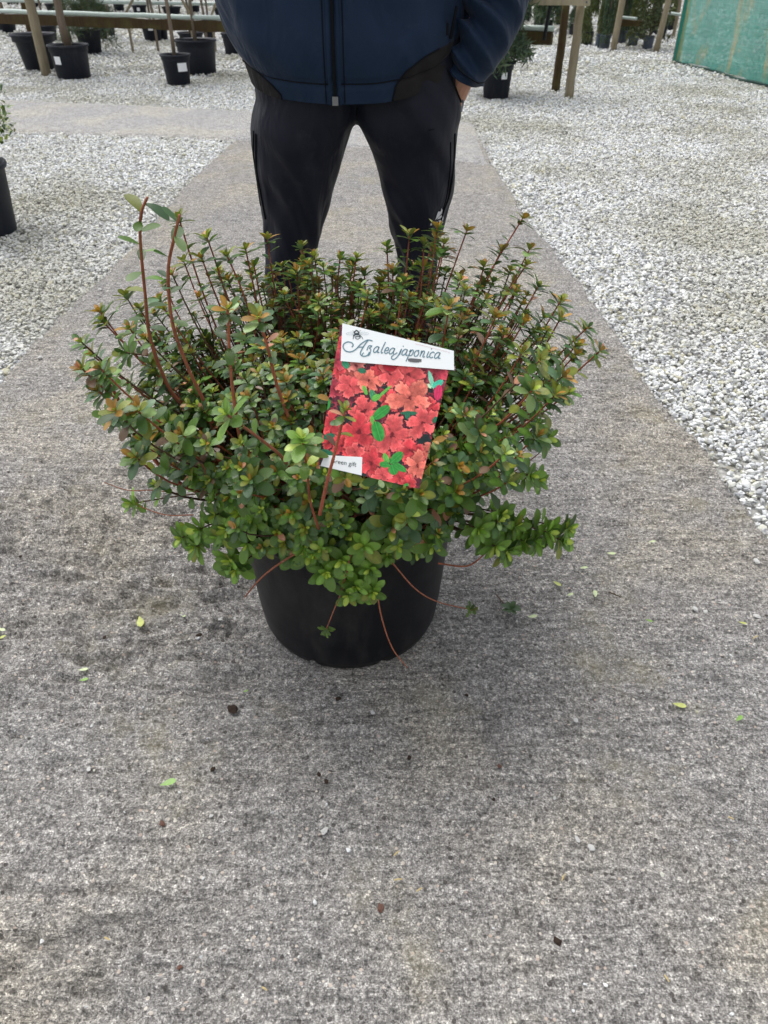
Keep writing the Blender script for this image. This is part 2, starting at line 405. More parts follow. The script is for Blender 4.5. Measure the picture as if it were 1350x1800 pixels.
# grit and stray chips on the concrete
r = np.random.default_rng(11); n = 900
Y = .35+3.2*r.random(n)**1.2; X = xl(Y)+(xr(Y)-xl(Y))*np.where(r.random(n) < .45, r.beta(.35, 3, n), np.where(r.random(n) < .5, 1-r.beta(.35, 3, n), r.random(n)))
tag(scatter('grit', np.stack([X, Y, np.full(n, .001)], -1), .004+.006*r.random(n)**3+.0025*r.random(n), .3, 5), 'loose stone grit scattered over the concrete path', 'grit', kind='stuff')

# ------------------------------------------------------------------ background: rail, posts, netting
def post(name, px, py, wpx, ztop, mat, label, lean=0, sq=False, group=None, d=None):
    b = atZ(px, py); dep = project(b)[2]; rr = (d or wpx/FPX*dep)/2
    t = MB(); r_ = random.Random(int(px)); n = 9
    pts = [(b.x+lean*k/n*ztop+r_.uniform(-.004, .004), b.y, -.05+(ztop+.05)*k/n) for k in range(n+1)]
    o = t.tube(pts, [rr*(1.06-.12*k/n) for k in range(n+1)], 4 if sq else 12).build(name, mat, None, not sq)
    return tag(o, label, 'post', group)
G_POST = 'round timber posts in the gravel'
post('timber_post', 82, 131, 16, 1.9, M['post'], 'pale round timber post standing between two black pots at left', group=G_POST)
post('timber_post', 118, 74, 17, 1.5, M['postdark'], 'mossy brown post behind the bark trunk, under the pipe rail', group=G_POST)
post('timber_post', 53, 57, 10, .5, M['postdark'], 'short mossy stub post holding up the left of the rail', group=G_POST)
post('timber_post', 977, 156, 14, .79, M['postdark'], 'darker rear one of the two posts under the beam end', group=G_POST)
post('timber_post', 1000, 168, 15, .79, M['post'], 'front one of the two posts under the beam end', group=G_POST)
post('timber_post', 1078, 87, 10.5, 2.6, M['post'], 'tall slanting post beside the grey blue pots', .03, group=G_POST)
post('timber_post', 1153, 90, 9.5, 2.6, M['post'], 'tall slanting post nearest the green netting', .06, group=G_POST)
post('timber_post', 1183, 66, 6, .62, M['post'], 'thin short post behind the left edge of the netting', group=G_POST)
# timber rail along the pots
rl = empty('pipe_rail', (-1.8, 10.4, 0)); tag(rl, 'long mossy timber rail with a pale green pipe lying along it', 'rail')
A, B = Vector((-9.2, 13.55, .47)), Vector((1.70, 8.86, .475))
d = (B-A).normalized(); q = Matrix(((d.x, -d.y, 0), (d.y, d.x, 0), (0, 0, 1)))
def beam(mb, A, B, hw, hh, n=60, seed=1, wob=.008):
    d = (B-A).normalized(); s = Vector((-d.y, d.x, 0)).normalized(); rows = []; r_ = random.Random(seed)
    for k in range(n+1):
        p = A.lerp(B, k/n); a, b = hw+r_.uniform(-wob, wob), hh+r_.uniform(-wob, wob)
        rows.append([p-s*a-Vector((0, 0, b)), p+s*a-Vector((0, 0, b)), p+s*a+Vector((0, 0, b)), p-s*a+Vector((0, 0, b))])
    mb.grid(rows, True, True); return mb
beam(MB(), A, B, .05, .052).build('timber', M['postdark'], rl)
MB().tube([A.lerp(B, k/40)+Vector((0, -.03, .085+.003*math.sin(k*1.7))) for k in range(41)], .026, 12).build('pipe', M['pipe'], rl, True)
MB().tube([A.lerp(B, k/40)+Vector((0, .03, .07)) for k in range(41)], .010, 6).build('wire', M['twine'], rl, True)
# upper beam on the right posts
bb = empty('bench_beam', (1.6, 8.8, 0)); tag(bb, 'sawn timber beam end resting on the two posts right of the man', 'beam')
P1 = atY(1036, 5, 8.45); A2 = P1+Vector((-1.7, .78, 0)); beam(MB(), Vector((A2.x, A2.y, .82)), Vector((P1.x, P1.y, .82)), .05, .055, 10, 4, .003).build('beam', M['beam'], bb)
MB().tube([atY(1031, 4, 8.42), atY(1031, 4, 8.39)], .008, 8).build('bolt', M['potgrey'], bb)
c = atY(975, 3, 8.7); MB().tube([c+Vector((0, -.06, .03)), c+Vector((0, .06, .03))], .035, 14).build('knob', M['pot'], bb, True)
MB().tube([c+Vector((-.02, .07, .05)), c+Vector((-.05, .07, -.32))], .018, 8).build('bracket', M['pot'], bb)
# far rails
def farrail(p, q_, Y0, Y1, label, r_=.02):
    a, b = atY(*p, Y0), atY(*q_, Y1); o = MB().tube([a.lerp(b, k/8) for k in range(9)], r_, 8).build('far_rail', M['pipe'], None, True); return tag(o, label, 'rail', 'rails between far plant rows')
farrail((-30, 0), (440, 8), 15.5, 14.6, 'upper pale rail between the far trees at left', .028)
farrail((1090, 30), (1120, 33), 13.5, 13.3, 'short pale rail stretching between the two tall slanting posts', .02)
farrail((1172, 22), (1204, 27), 14, 13.5, 'thin pale rail ending at the netting edge')
o = beam(MB(), atY(1088, 40, 13.6), atY(1160, 42, 13.2), .05, .035, 8, 5).build('far_board', M['postdark']); tag(o, 'low brown board across the pots between the slanting posts', 'board')

# green netting
def net_mat():
    q = N('green_netting'); sx = q.scale((1, 1, .45)); f = q.noise(2.3, 5, .62, sx, .3); 
    c = q.mix(q.ramp(f, [(.50, 0.0), (.66, .85)]), (.045, .30, .24), (.42, .30, .08))
    g2 = q.noise(2.6, 4, .6); c = q.mix(q.ramp(g2, [(.55, 0.0), (.75, .6)]), c, (.18, .46, .40))
    weave = q.noise(1, 2, .5, q.scale((3, 3, 160))); w2 = q.noise(1, 2, .5, q.scale((150, 150, 3)))
    c = q.mix(.35, c, q.mix(1, q.ramp(weave, [(.3, .5), (.7, 1.5)]), q.ramp(w2, [(.3, .6), (.7, 1.4)]), 'MULTIPLY'), 'MULTIPLY')
    q.base(c, .6, .3); q.bump(weave, .3, .004)
    tr = q.n('ShaderNodeBsdfTransparent'); tl = q.n('ShaderNodeBsdfTranslucent'); q.l(c, tl.inputs[0])
    a = q.n('ShaderNodeMixShader'); a.inputs[0].default_value = .35; q.l(q.b.outputs[0], a.inputs[1]); q.l(tl.outputs[0], a.inputs[2])
    b = q.n('ShaderNodeMixShader'); b.inputs[0].default_value = .22; q.l(a.outputs[0], b.inputs[1]); q.l(tr.outputs[0], b.inputs[2]); q.l(b.outputs[0], q.out.inputs[0])
    return q.m
M['net'] = net_mat(); M['nethem'] = plain('teal_hem', (.03, .25, .21), .6, .3, 20, .2); M['netdark'] = plain('dark_hem', (.03, .06, .05), .8, .2, 30, .3)
nr = empty('netting_screen', atZ(1184, 110)); tag(nr, 'green mesh netting screen stained with ochre at the top right', 'netting screen')
base = [atZ(*p) for p in [(1184, 108), (1212, 115), (1240, 121), (1275, 131), (1310, 142), (1350, 150), (1470, 176), (1620, 212)]]
bl = catmull([(p.x, p.y) for p in base], 8); rows = []
for k in range(26):
    z = .02+2.3*k/25
    rows.append([(p[0]+.02*math.sin(i*.9+z*3), p[1]+.018*math.sin(i*.25)*math.sin(z*2.1+i*.2)+.012*math.sin(z*14+i*.3)*(z < .5), z-(0.006*math.sin(i*.37) if k == 0 else 0)) for i, p in enumerate(bl)])
MB().grid(rows).build('netting', M['net'], nr, True)
e0 = Vector((bl[0][0], bl[0][1], 0))
MB().grid([[e0+Vector((a, -.01-abs(a)*.2, z)) for a in (-.02, .02, .07)] for z in (0, .5, 1, 1.5, 2.3)]).build('edge_band', M['nethem'], nr)
MB().tube([(p[0], p[1]-.01, 0.0+.006*math.sin(i*.4)) for i, p in enumerate(bl)], .016, 6).build('bottom_hem', M['netdark'], nr, True)
MB().tube([e0+Vector((.03, .05, -.05)), e0+Vector((.03, .05, 2.4))], .035, 8).build('corner_post', M['post'], nr, True)
MB().tube([(p[0], p[1]+.05, .93) for p in bl[::6]], .009, 6).build('wire', M['twine'], nr)

# ------------------------------------------------------------------ background potted trees
def leaf_cloud(n, fn, size, cols, seed, k=4, thin=.35):
    """n small leaf faces; fn(rng)->positions; returns mesh"""
    r = np.random.default_rng(seed); P = fn(r, n); n = len(P)
    D = r.normal(size=(n, 3)); D /= np.linalg.norm(D, axis=1)[:, None]
    U = np.cross(D, r.normal(size=(n, 3))); U /= np.linalg.norm(U, axis=1)[:, None]
    s = size*np.exp(r.normal(0, .3, n))[:, None]
    V = np.stack([P, P+D*s*.5+U*s*thin*.5, P+D*s, P+D*s*.5-U*s*thin*.5], 1).reshape(-1, 3)
    F = np.arange(n*4).reshape(-1, 4)
    cl = np.array(cols)[r.integers(0, len(cols), n)]*r.uniform(.6, 1.35, (n, 1))
    return np_mesh('crown', V, F, np.repeat(cl, 4, 0))
def conifer_fn(r0, r1, z0, z1, clump=.5):
    def fn(r, n):
        nb = 40+int(60*clump); bz = z0+(z1-z0)*r.random(nb); ba = r.uniform(0, 6.28, nb)
        k = r.integers(0, nb, n); t = r.random(n)**.55
        R = (r0+(r1-r0)*(bz[k]-z0)/(z1-z0))*t*(.8+.4*r.random(nb)[k])
        a = ba[k]+r.normal(0, .22, n)
        z = bz[k]-.18*t*R/max(r0, .1)*.8+r.normal(0, .035, n)
        return np.stack([R*np.cos(a)+r.normal(0, .02, n), R*np.sin(a)+r.normal(0, .02, n), z], -1)
    return fn
GREENS = [(.03, .06, .03), (.05, .09, .05), (.06, .10, .04), (.035, .07, .05)]
YGREENS = [(.09, .12, .03), (.13, .16, .04), (.06, .09, .02), (.10, .11, .035)]
OLIVE = [(.05, .07, .025), (.09, .11, .04), (.04, .05, .02)]
crown_cache = {}
def crown(kind, seed):
    key = (kind, seed % 3)
    if key not in crown_cache:
        if kind == 'droopy': me = leaf_cloud(22000, conifer_fn(.26, .26, .12, 1.9), .085, GREENS, seed, thin=.14)
        elif kind == 'column': me = leaf_cloud(20000, conifer_fn(.36, .2, .02, 2.2, 1), .06, GREENS, seed, thin=.3)
        elif kind == 'gold': me = leaf_cloud(20000, conifer_fn(.38, .2, .02, 2.2, 1), .06, YGREENS, seed, thin=.4)
        elif kind == 'high': me = leaf_cloud(6000, conifer_fn(.5, .2, 1.0, 2.6), .06, OLIVE, seed, thin=.3)
        elif kind == 'low': me = leaf_cloud(2500, conifer_fn(.3, .15, .05, .9), .05, OLIVE, seed, thin=.4)
        elif kind == 'needles': me = leaf_cloud(12000, conifer_fn(.36, .4, -.12, 1.9), .11, GREENS+OLIVE, seed, thin=.06)
        me.materials.append(M['needle']); crown_cache[key] = me
    return crown_cache[key]
def pot_profile(rb, rt, H, th=.006):
    lip = rt*1.0; w_ = rt*.94; s_ = H*.78
    return [(0.001, .004), (rb*.97, .0), (rb, .004), (rb+(w_-rb)*.8*.78, s_*.99), (w_*.955, s_), (w_*.985, s_+.006), (w_, H*.93), (lip, H*.935), (lip+.002, H*.96), (lip, H), (lip-.012, H+.001), (w_-.012, H*.95), (w_*.97-.012, H*.86), (0.001, H*.86)]
def potted(x, by, rimw, rimy, mat='potfar', kind=None, label='', cat='potted tree', trunk=.03, tg=None, base=.74, seed=0, lean=0, grp='black potted trees around the rail', trunk_h=2.2):
    P = atZ(x, by)
    # front of the base is at by; centre a radius further back
    dep = float(project(P)[2]); R = rimw/FPX*dep/2*.98; rb = R*base; P.y += rb
    H = atY(x, rimy, P.y-R*.2).z; H = max(.18, H)
    root = empty('potted_tree', (P.x, P.y, -.012)); tag(root, label, cat, grp)
    pr = pot_profile(rb, R, H); mb = MB().lathe(pr[:9+3], (P.x, P.y, -.012), 40); mb.build('pot', M[mat], root, True)
    MB().lathe([(.001, H*.9), (R*.5, H*.91), (R*.9, H*.9)], (P.x, P.y, -.012), 20).build('soil', M['soil'], root)
    r_ = random.Random(seed)
    if trunk:
        pts = [(P.x+lean*k/8+r_.uniform(-.008, .008), P.y+r_.uniform(-.008, .008), H*.8+trunk_h*k/8) for k in range(9)]
        MB().tube(pts, [trunk*(1-.4*k/8) for k in range(9)], 8).build('trunk', M['bark'], root, True)
    if kind:
        me = crown(kind, seed); o = bpy.data.objects.new('crown', me); sc.collection.objects.link(o); o.parent = root
        o.matrix_parent_inverse = root.matrix_basis.inverted(); o.location = (P.x+lean*.5, P.y, H*.9); o.rotation_euler = (0, 0, seed*1.3)
        o.scale = (R/.25*.8 if kind in ('column', 'gold') else 1,)*2+(1,)
    if tg:
        zt = atY(x+tg[0], tg[1], P.y-R*.9).z; X0 = atY(x+tg[0], tg[1], P.y-R*.9).x; s_ = tg[2]/FPX*dep/2
        rr = rb+(R*.9-rb)*(zt/H); dx = X0-P.x
        def pt(a, b):
            xx = dx+a; rr2 = rb+(R*.93-rb)*((zt+b)/H)+.004; return (P.x+xx, P.y-math.sqrt(max(.0001, rr2*rr2-xx*xx))-.003, zt+b)
        MB().grid([[pt(-s_+2*s_*i/4, -s_+2*s_*j/2) for i in range(5)] for j in range(3)]).build('tag', M['tag'], root)
    return root
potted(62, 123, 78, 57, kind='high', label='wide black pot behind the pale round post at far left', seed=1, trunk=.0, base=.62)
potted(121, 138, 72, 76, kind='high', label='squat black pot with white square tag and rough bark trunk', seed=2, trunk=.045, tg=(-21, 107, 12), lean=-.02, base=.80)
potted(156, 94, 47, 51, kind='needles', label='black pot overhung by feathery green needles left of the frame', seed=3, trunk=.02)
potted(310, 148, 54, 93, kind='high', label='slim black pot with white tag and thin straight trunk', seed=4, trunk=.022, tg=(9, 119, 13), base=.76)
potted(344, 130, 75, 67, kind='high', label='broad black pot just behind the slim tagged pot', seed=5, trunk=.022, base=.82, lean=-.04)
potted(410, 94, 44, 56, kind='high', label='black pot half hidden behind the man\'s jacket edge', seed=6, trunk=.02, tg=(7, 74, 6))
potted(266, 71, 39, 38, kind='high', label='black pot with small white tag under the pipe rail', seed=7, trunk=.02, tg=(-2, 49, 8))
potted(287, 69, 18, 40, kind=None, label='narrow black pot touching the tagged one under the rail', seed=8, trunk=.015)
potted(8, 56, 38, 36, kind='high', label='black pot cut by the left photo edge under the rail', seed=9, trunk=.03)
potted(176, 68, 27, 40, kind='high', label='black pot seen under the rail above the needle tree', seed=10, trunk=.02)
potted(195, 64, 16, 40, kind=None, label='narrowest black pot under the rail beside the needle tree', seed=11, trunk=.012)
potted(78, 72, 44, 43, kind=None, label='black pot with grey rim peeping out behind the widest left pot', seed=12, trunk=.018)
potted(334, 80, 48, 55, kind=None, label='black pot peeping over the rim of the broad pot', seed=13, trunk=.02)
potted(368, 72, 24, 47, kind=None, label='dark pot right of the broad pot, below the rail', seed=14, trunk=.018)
potted(874, 172, 60, 106, kind='droopy', label='black pot with white tag and drooping conifer behind the man\'s sleeve', seed=15, trunk=.03, tg=(13, 134, 10), base=.75)
G2 = 'potted conifers in the far right rows'
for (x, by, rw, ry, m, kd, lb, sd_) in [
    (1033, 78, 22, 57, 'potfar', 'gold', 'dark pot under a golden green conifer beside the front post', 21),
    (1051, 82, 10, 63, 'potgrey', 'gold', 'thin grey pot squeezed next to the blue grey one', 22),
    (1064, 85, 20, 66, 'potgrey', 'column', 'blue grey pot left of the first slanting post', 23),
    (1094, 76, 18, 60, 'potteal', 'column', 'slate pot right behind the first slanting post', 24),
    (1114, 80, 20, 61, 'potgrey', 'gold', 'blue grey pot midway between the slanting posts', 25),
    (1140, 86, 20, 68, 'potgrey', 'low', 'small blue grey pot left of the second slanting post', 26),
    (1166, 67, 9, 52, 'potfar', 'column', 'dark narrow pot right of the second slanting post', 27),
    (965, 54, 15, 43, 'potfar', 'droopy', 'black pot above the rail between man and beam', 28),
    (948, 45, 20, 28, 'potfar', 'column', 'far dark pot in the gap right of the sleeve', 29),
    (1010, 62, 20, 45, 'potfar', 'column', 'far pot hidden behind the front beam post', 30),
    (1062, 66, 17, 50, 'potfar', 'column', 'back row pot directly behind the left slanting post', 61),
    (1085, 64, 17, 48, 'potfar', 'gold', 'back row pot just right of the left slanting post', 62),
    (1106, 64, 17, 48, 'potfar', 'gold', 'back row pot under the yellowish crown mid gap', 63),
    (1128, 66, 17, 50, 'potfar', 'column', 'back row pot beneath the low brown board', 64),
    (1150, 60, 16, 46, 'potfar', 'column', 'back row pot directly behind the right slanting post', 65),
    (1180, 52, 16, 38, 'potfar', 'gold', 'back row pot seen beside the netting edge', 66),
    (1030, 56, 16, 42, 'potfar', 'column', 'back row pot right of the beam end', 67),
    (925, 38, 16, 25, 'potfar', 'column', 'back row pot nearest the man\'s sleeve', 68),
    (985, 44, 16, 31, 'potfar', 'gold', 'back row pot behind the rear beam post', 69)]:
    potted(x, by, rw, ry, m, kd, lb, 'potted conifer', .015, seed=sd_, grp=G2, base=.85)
G3 = 'potted trees in the far left rows'
for i, (x, by, rw, ry, kd, lb) in enumerate([
    (208, 20, 22, 2, 'high', 'far pot at the top edge right of the needles'),
    (244, 24, 28, 9, 'high', 'far pot with pale tag above the rail'),
    (300, 27, 36, 11, 'high', 'far wide pot left of the slim straight trunk'),
    (388, 29, 28, 15, 'high', 'far pot next to the man\'s left jacket edge'),
    (95, 22, 40, 5, 'high', 'far dark pot behind the pale round post'),
    (135, 20, 34, 4, 'high', 'far dark pot beyond the bark trunk'),
    (172, 24, 26, 8, 'needles', 'far dark pot beyond the feathery needles'),
    (338, 22, 28, 7, 'high', 'far pot between slim trunk and jacket'),
    (20, 8, 26, -5, 'high', 'farthest pot at the top left corner'),
    (60, 12, 26, -2, 'high', 'far pot left of the round post top')]):
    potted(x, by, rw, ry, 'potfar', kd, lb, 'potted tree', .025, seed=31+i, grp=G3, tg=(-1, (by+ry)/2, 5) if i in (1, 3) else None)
# trees far behind for other viewpoints: a hedge
hedge = leaf_cloud(26000, lambda r, n: np.stack([r.uniform(-34, 34, n), 33+r.normal(0, .8, n), 5.2*r.random(n)**.8*(.75+.25*np.sin(r.uniform(0, 6, n)))], -1), .5, GREENS+OLIVE, 5, thin=.6)
tag(link('hedge', hedge, M['needle']), 'dark green hedge closing the nursery far behind the rails', 'hedge', kind='stuff')
# thin canes leaning among the far trees
for i, (a, b, lb) in enumerate([((222, 22), (236, -6), 'thin cane leaning left of the far tagged pot'), ((268, 22), (262, -4), 'upright cane above the tagged pot'), ((333, 24), (318, -4), 'dark cane right of the slim trunk'), ((358, 26), (352, -5), 'brown cane near the jacket'), ((372, 26), (384, -6), 'leaning cane nearest the jacket')]):
    p = atY(*a, 13); q2 = atY(*b, 13); pp = Vector((p.x-(q2.x-p.x)*4, p.y, 0)); 
    tag(MB().tube([Vector((p.x, p.y, -.03)), p, q2, q2+(q2-p)*2.5], .02, 6).build('cane', M['bark' if i % 2 else 'post']), lb, 'cane', 'canes among the far trees')

# ------------------------------------------------------------------ leaves of the azalea
def leaf_template(L=1.0, Wd=.46, fold=.22, curl=.25, n=7):
    xs = np.array([0, .14, .34, .54, .72, .87, .965, 1.0]); V = []; 
    for t in xs:
        wv = Wd*.5*(math.sin(PI*t**1.55))**.52 if 0 < t < 1 else (.03 if t == 0 else .02)
        z0 = -curl*t*t; V += [(t, -wv, z0+fold*wv), (t, 0, z0), (t, wv, z0+fold*wv)]
    F = []
    for i in range(n):
        for j in range(2): a = i*3+j; F.append((a, a+3, a+4, a+1))
    return np.array(V), np.array(F)
TPL = [leaf_template(1, w_, f_, c_) for w_, f_, c_ in ((.48, .20, .12), (.54, .10, .28), (.42, .32, .05), (.56, .15, .42))]
def frame(d, nrm):
    d = d/np.linalg.norm(d); y = np.cross(nrm, d); l = np.linalg.norm(y)
    if l < 1e-5: y = np.cross((1, 0, .1), d); l = np.linalg.norm(y)
    y /= l; return np.stack([d, y, np.cross(d, y)], 1)       # columns
rd = random.Random(20)
GREEN = {'dark': (.032, .070, .016), 'mid': (.058, .115, .020), 'bright': (.098, .180, .030), 'yellow': (.22, .28, .045), 'bronze': (.215, .115, .026),
         'olive': (.125, .140, .024), 'pink': (.32, .15, .11), 'teal': (.048, .095, .050), 'purple': (.115, .07, .055), 'pale': (.17, .25, .11)}
leaves = []      # (pos, R(3x3), size, tpl, colour)
stems = []       # (points, radii, colour)
def pick(z, inner=0.0, low=0.0):
    u = rd.random()
    if inner > .2 and low > .5: return 'bright' if u < .5 else 'yellow'
    if inner > .7: return 'olive' if u < .30 else 'bronze' if u < (.80 if z > .6 else .55) else 'yellow' if u < .96 else 'pink'
    if low > .5: return 'bright' if u < .58 else 'mid' if u < .88 else 'yellow' if u < .91 else 'olive' if u < .96 else 'dark'
    return 'dark' if u < .36 else 'mid' if u < .62 else 'teal' if u < .77 else 'olive' if u < .86 else 'pale' if u < .95 else 'purple' if u < .985 else 'pink'
def add_leaf(p, d, up, L, col):
    c = np.array(GREEN[col])*rd.uniform(.8, 1.5)*(1.0, 1.02, .85)
    leaves.append((np.array(p), frame(np.array(d), np.array(up)), L, rd.randrange(4), c))
def rosette(p, d, L=.026, low=0.0, bronze=1.0):
    if low >= .5: bronze *= .25
    d = np.array(d, float); d /= np.linalg.norm(d)
    a = np.cross(d, (.3, .9, .1)); a /= np.linalg.norm(a); b = np.cross(d, a)
    ph = rd.uniform(0, 6.28)
    for (n, tilt, s_, off, inn) in ((rd.randint(5, 6), 72, 1.0, -.006, 0), (rd.randint(4, 5), 48, .82, 0, .5), (rd.randint(3, 4), 24, .5, .002, 1)):
        for k in range(n):
            an = ph+2*PI*k/n+rd.uniform(-.2, .2); ti = math.radians(tilt+rd.uniform(-14, 14))
            rad = a*math.cos(an)+b*math.sin(an); dr = d*math.cos(ti)+rad*math.sin(ti)
            up = d*math.sin(ti)-rad*math.cos(ti)
            col = pick(p[2], inn*bronze if rd.random() < .9 else 0, low)
            if inn == .5 and low < .5 and rd.random() < (.75 if p[2] > .60 else .18): col = rd.choice(('olive', 'olive', 'bronze'))
            add_leaf(p+d*off, dr, up, L*s_*rd.uniform(.8, 1.2), col)
        ph += 2.4
def bez(P, n):
    P = [np.array(p, float) for p in P]; out = []
    for k in range(n+1):
        t = k/n; out.append((1-t)**3*P[0]+3*t*(1-t)**2*P[1]+3*t*t*(1-t)*P[2]+t**3*P[3])
    return out
STEMC = {'red': (.24, .062, .030), 'brown': (.10, .055, .032), 'dark': (.06, .028, .018), 'rust': (.29, .095, .048)}
def shoot(pts, r0, r1, L=.026, low=0, leafy=.11, col='red', ros=True, step=.013, bronze=1.0):
    n = len(pts); stems.append((pts, [(r0+(r1-r0)*k/(n-1))*(1+(.16*rd.random()-.05 if r0 > .0031 else 0)) for k in range(n)], np.array(STEMC[col])*rd.uniform(.75, 1.25)))
    seg = np.array(pts); dl = np.linalg.norm(np.diff(seg, axis=0), axis=1); cum = np.concatenate([[0], np.cumsum(dl)]); tot = cum[-1]
    dend = seg[-1]-seg[-2]
    if ros: rosette(seg[-1], dend, L, low, bronze)
    s = tot-.012; an = rd.uniform(0, 6.28)
    while s > max(tot-leafy, .01):
        p = np.array([np.interp(s, cum, seg[:, k]) for k in range(3)]); p2 = np.array([np.interp(s+.006, cum, seg[:, k]) for k in range(3)])
        d = p2-p; l = np.linalg.norm(d); d = d/l if l > 1e-6 else dend/np.linalg.norm(dend)
        a = np.cross(d, (.3, .9, .1)); a /= np.linalg.norm(a); b = np.cross(d, a); rad = a*math.cos(an)+b*math.sin(an)
        ti = math.radians(rd.uniform(55, 88)); add_leaf(p, d*math.cos(ti)+rad*math.sin(ti), d*math.sin(ti)-rad*math.cos(ti)+np.array((0, 0, .3)), L*rd.uniform(.75, 1.1), pick(p[2], 0, low))
        an += 2.4; s -= step*rd.uniform(.7, 1.5)
PC = np.array((-.074, 1.182)); POT_H = .325
mains = []
def Rphi(ph): return .375+.03*math.sin(2*ph+.6)+.02*math.sin(5*ph)+.012*math.sin(9*ph+1)
def ztop(rho, ph): return .665-.09*rho**2+.035*math.sin(3*ph+1)*rho+.03*math.sin(ph)*rho
def mk_main(tip, d, L, r0=.0042, low=0, col='red', **k):
    ph = math.atan2(tip[1]-PC[1], tip[0]-PC[0]); b0 = np.array((PC[0]+.06*math.cos(ph)*rd.random()+rd.uniform(-.03, .03), PC[1]+.06*math.sin(ph)*rd.random()+rd.uniform(-.03, .03), POT_H-.06))
    tip = np.array(tip); dist = np.linalg.norm(tip-b0); d = np.array(d)/np.linalg.norm(d)
    out = np.array((math.cos(ph), math.sin(ph), 1.1 if low < .5 else .5)); out /= np.linalg.norm(out)
    pts = bez([b0, b0+out*dist*.4, tip-d*dist*.35, tip], 12); mains.append(pts)
    shoot(pts, r0, .0014, L, low, col=col, **k)
def rad_dir(tip, kr, ku): 
    v = np.array((tip[0]-PC[0], tip[1]-PC[1], 0))/.38; return v*kr+np.array((rd.uniform(-.2, .2), rd.uniform(-.2, .2), ku))
# main stems
for i in range(95):
    ph = i*2.399; rho = math.sqrt((i+.5)/95); R = (Rphi(ph)-.03)*rho
    z = ztop(rho, ph)-rd.uniform(0, .14)
    tip = (PC[0]+R*math.cos(ph), PC[1]+R*math.sin(ph), z); mk_main(tip, rad_dir(tip, .8, 1), .024, col=rd.choice(['red', 'brown', 'dark']))
def side(tip, d, L, low=0, **k):
    tip = np.array(tip); best = None; bd = 9
    for m in rd.sample(mains, 26):
        p = m[rd.choice((5, 6, 7, 8))]; dd = np.linalg.norm(p-tip)+ (0.2 if p[2] > tip[2]+.03 else 0)
        if dd < bd: bd, best = dd, p
    d = np.array(d)/np.linalg.norm(d); dist = np.linalg.norm(tip-best)
    shoot(bez([best, best+(tip-best)*.35+np.array((0, 0, -.01)), tip-d*dist*.4, tip], 6), .0022, .0011, L, low, col=rd.choice(['red', 'red', 'brown', 'dark']), **k)
def ok(tip):
    x, y, d = project(np.array(tip)); return not (548 < x < 800 and 600 < y < 850 and tip[1] < .93)
# upper dome
def Rc(ph): return .315+.025*math.sin(2*ph+.6)+.02*math.sin(5*ph)+.015*math.sin(9*ph+1)
for i in range(400):
    ph = rd.uniform(0, 2*PI); rho = math.sqrt(rd.random())*1.02; R = Rc(ph)*rho
    z = ztop(rho, ph)+rd.uniform(-.12, .01)+.06*rd.random()**2*(1 if math.sin(ph) > -.2 else .4)
    tip = (PC[0]+R*math.cos(ph), PC[1]+R*math.sin(ph), z); side(tip, rad_dir(tip, .6, 1), rd.uniform(.017, .025), leafy=rd.uniform(.03, .09))
# flanks
for i in range(330):
    ph = rd.uniform(0, 2*PI) if i % 3 else -PI/2+rd.gauss(0, .8); h = rd.random(); zz = .33+(.26)*h
    fr = max(0, -math.sin(ph))**1.5; R = ((.235+.10*h**.6)*fr+(.17+.15*h**.8)*(1-fr))*rd.uniform(.80, 1.08)
    tip = (PC[0]+R*math.cos(ph), PC[1]+R*math.sin(ph), zz); low = 1 if rd.random() > h*1.2 else 0
    side(tip, rad_dir(tip, 1.0, .35+.6*h), rd.choice((.018, .021, .024, .030)), low, leafy=rd.uniform(.02, .07))
# long single shoots fanning out beyond the dense middle
for i in range(150):
    ph = rd.uniform(-.9, PI+.9); h = rd.random(); R = rd.uniform(.30, .37+.07*h)*(1.0 if abs(math.cos(ph)) > .4 else .9); zz = .44+.22*h+rd.uniform(0, .06)
    tip = np.array((PC[0]+R*math.cos(ph), PC[1]+R*math.sin(ph), zz))
    mk_main(tip, rad_dir(tip, .55, 1), rd.uniform(.021, .030), .0024, 0 if h > .25 else .6, rd.choice(['red', 'red', 'brown']), leafy=rd.uniform(.07, .15), step=.0115)
# inner filling leaves
for i in range(200):
    ph = rd.uniform(0, 2*PI); R = .26*math.sqrt(rd.random()); z = rd.uniform(.34, .54)
    tip = (PC[0]+R*math.cos(ph), PC[1]+R*math.sin(ph), z); side(tip, rad_dir(tip, .8, .8), .021, .3, leafy=.06)
# hero shoots: (pixel tip, distance Y, direction hint, leaf length, low, leafy length)
def hero(pl, Ys, r0, r1, L=.027, low=0, leafy=.12, col='rust', ros=True, step=.016, bronze=1.0):
    if r0 > .0031: pl = [(a+rd.uniform(-3, 3), b) for a, b in pl]
    n = len(pl); Ysl = [Ys[0]+(Ys[1]-Ys[0])*k/(n-1) for k in range(n)]
    ctrl = [np.array(atY(*p, Y)) for p, Y in zip(pl, Ysl)]; pts = catmull(ctrl, 5)
    shoot(pts, r0, r1, L, low, leafy, col, ros, step, bronze)
hero([(375, 850), (345, 740), (300, 690), (268, 600), (255, 520), (246, 420), (250, 375), (258, 347)], (1.10, 1.02), .0036, .0018, .032, 0, .24, ros=False, step=.013)
hero([(400, 860), (368, 730), (330, 650), (303, 570), (297, 480), (303, 420), (313, 378)], (1.06, 1.0), .0034, .0018, .028, 0, .22, ros=False, step=.016)
hero([(470, 880), (430, 790), (412, 700), (402, 620), (403, 545)], (1.0, .93), .0032, .0020, .026, 0, .09, step=.012)
hero([(560, 900), (515, 760), (490, 680), (470, 610), (456, 560)], (1.02, .93), .0032, .0018, .025, 0, .10, step=.012)
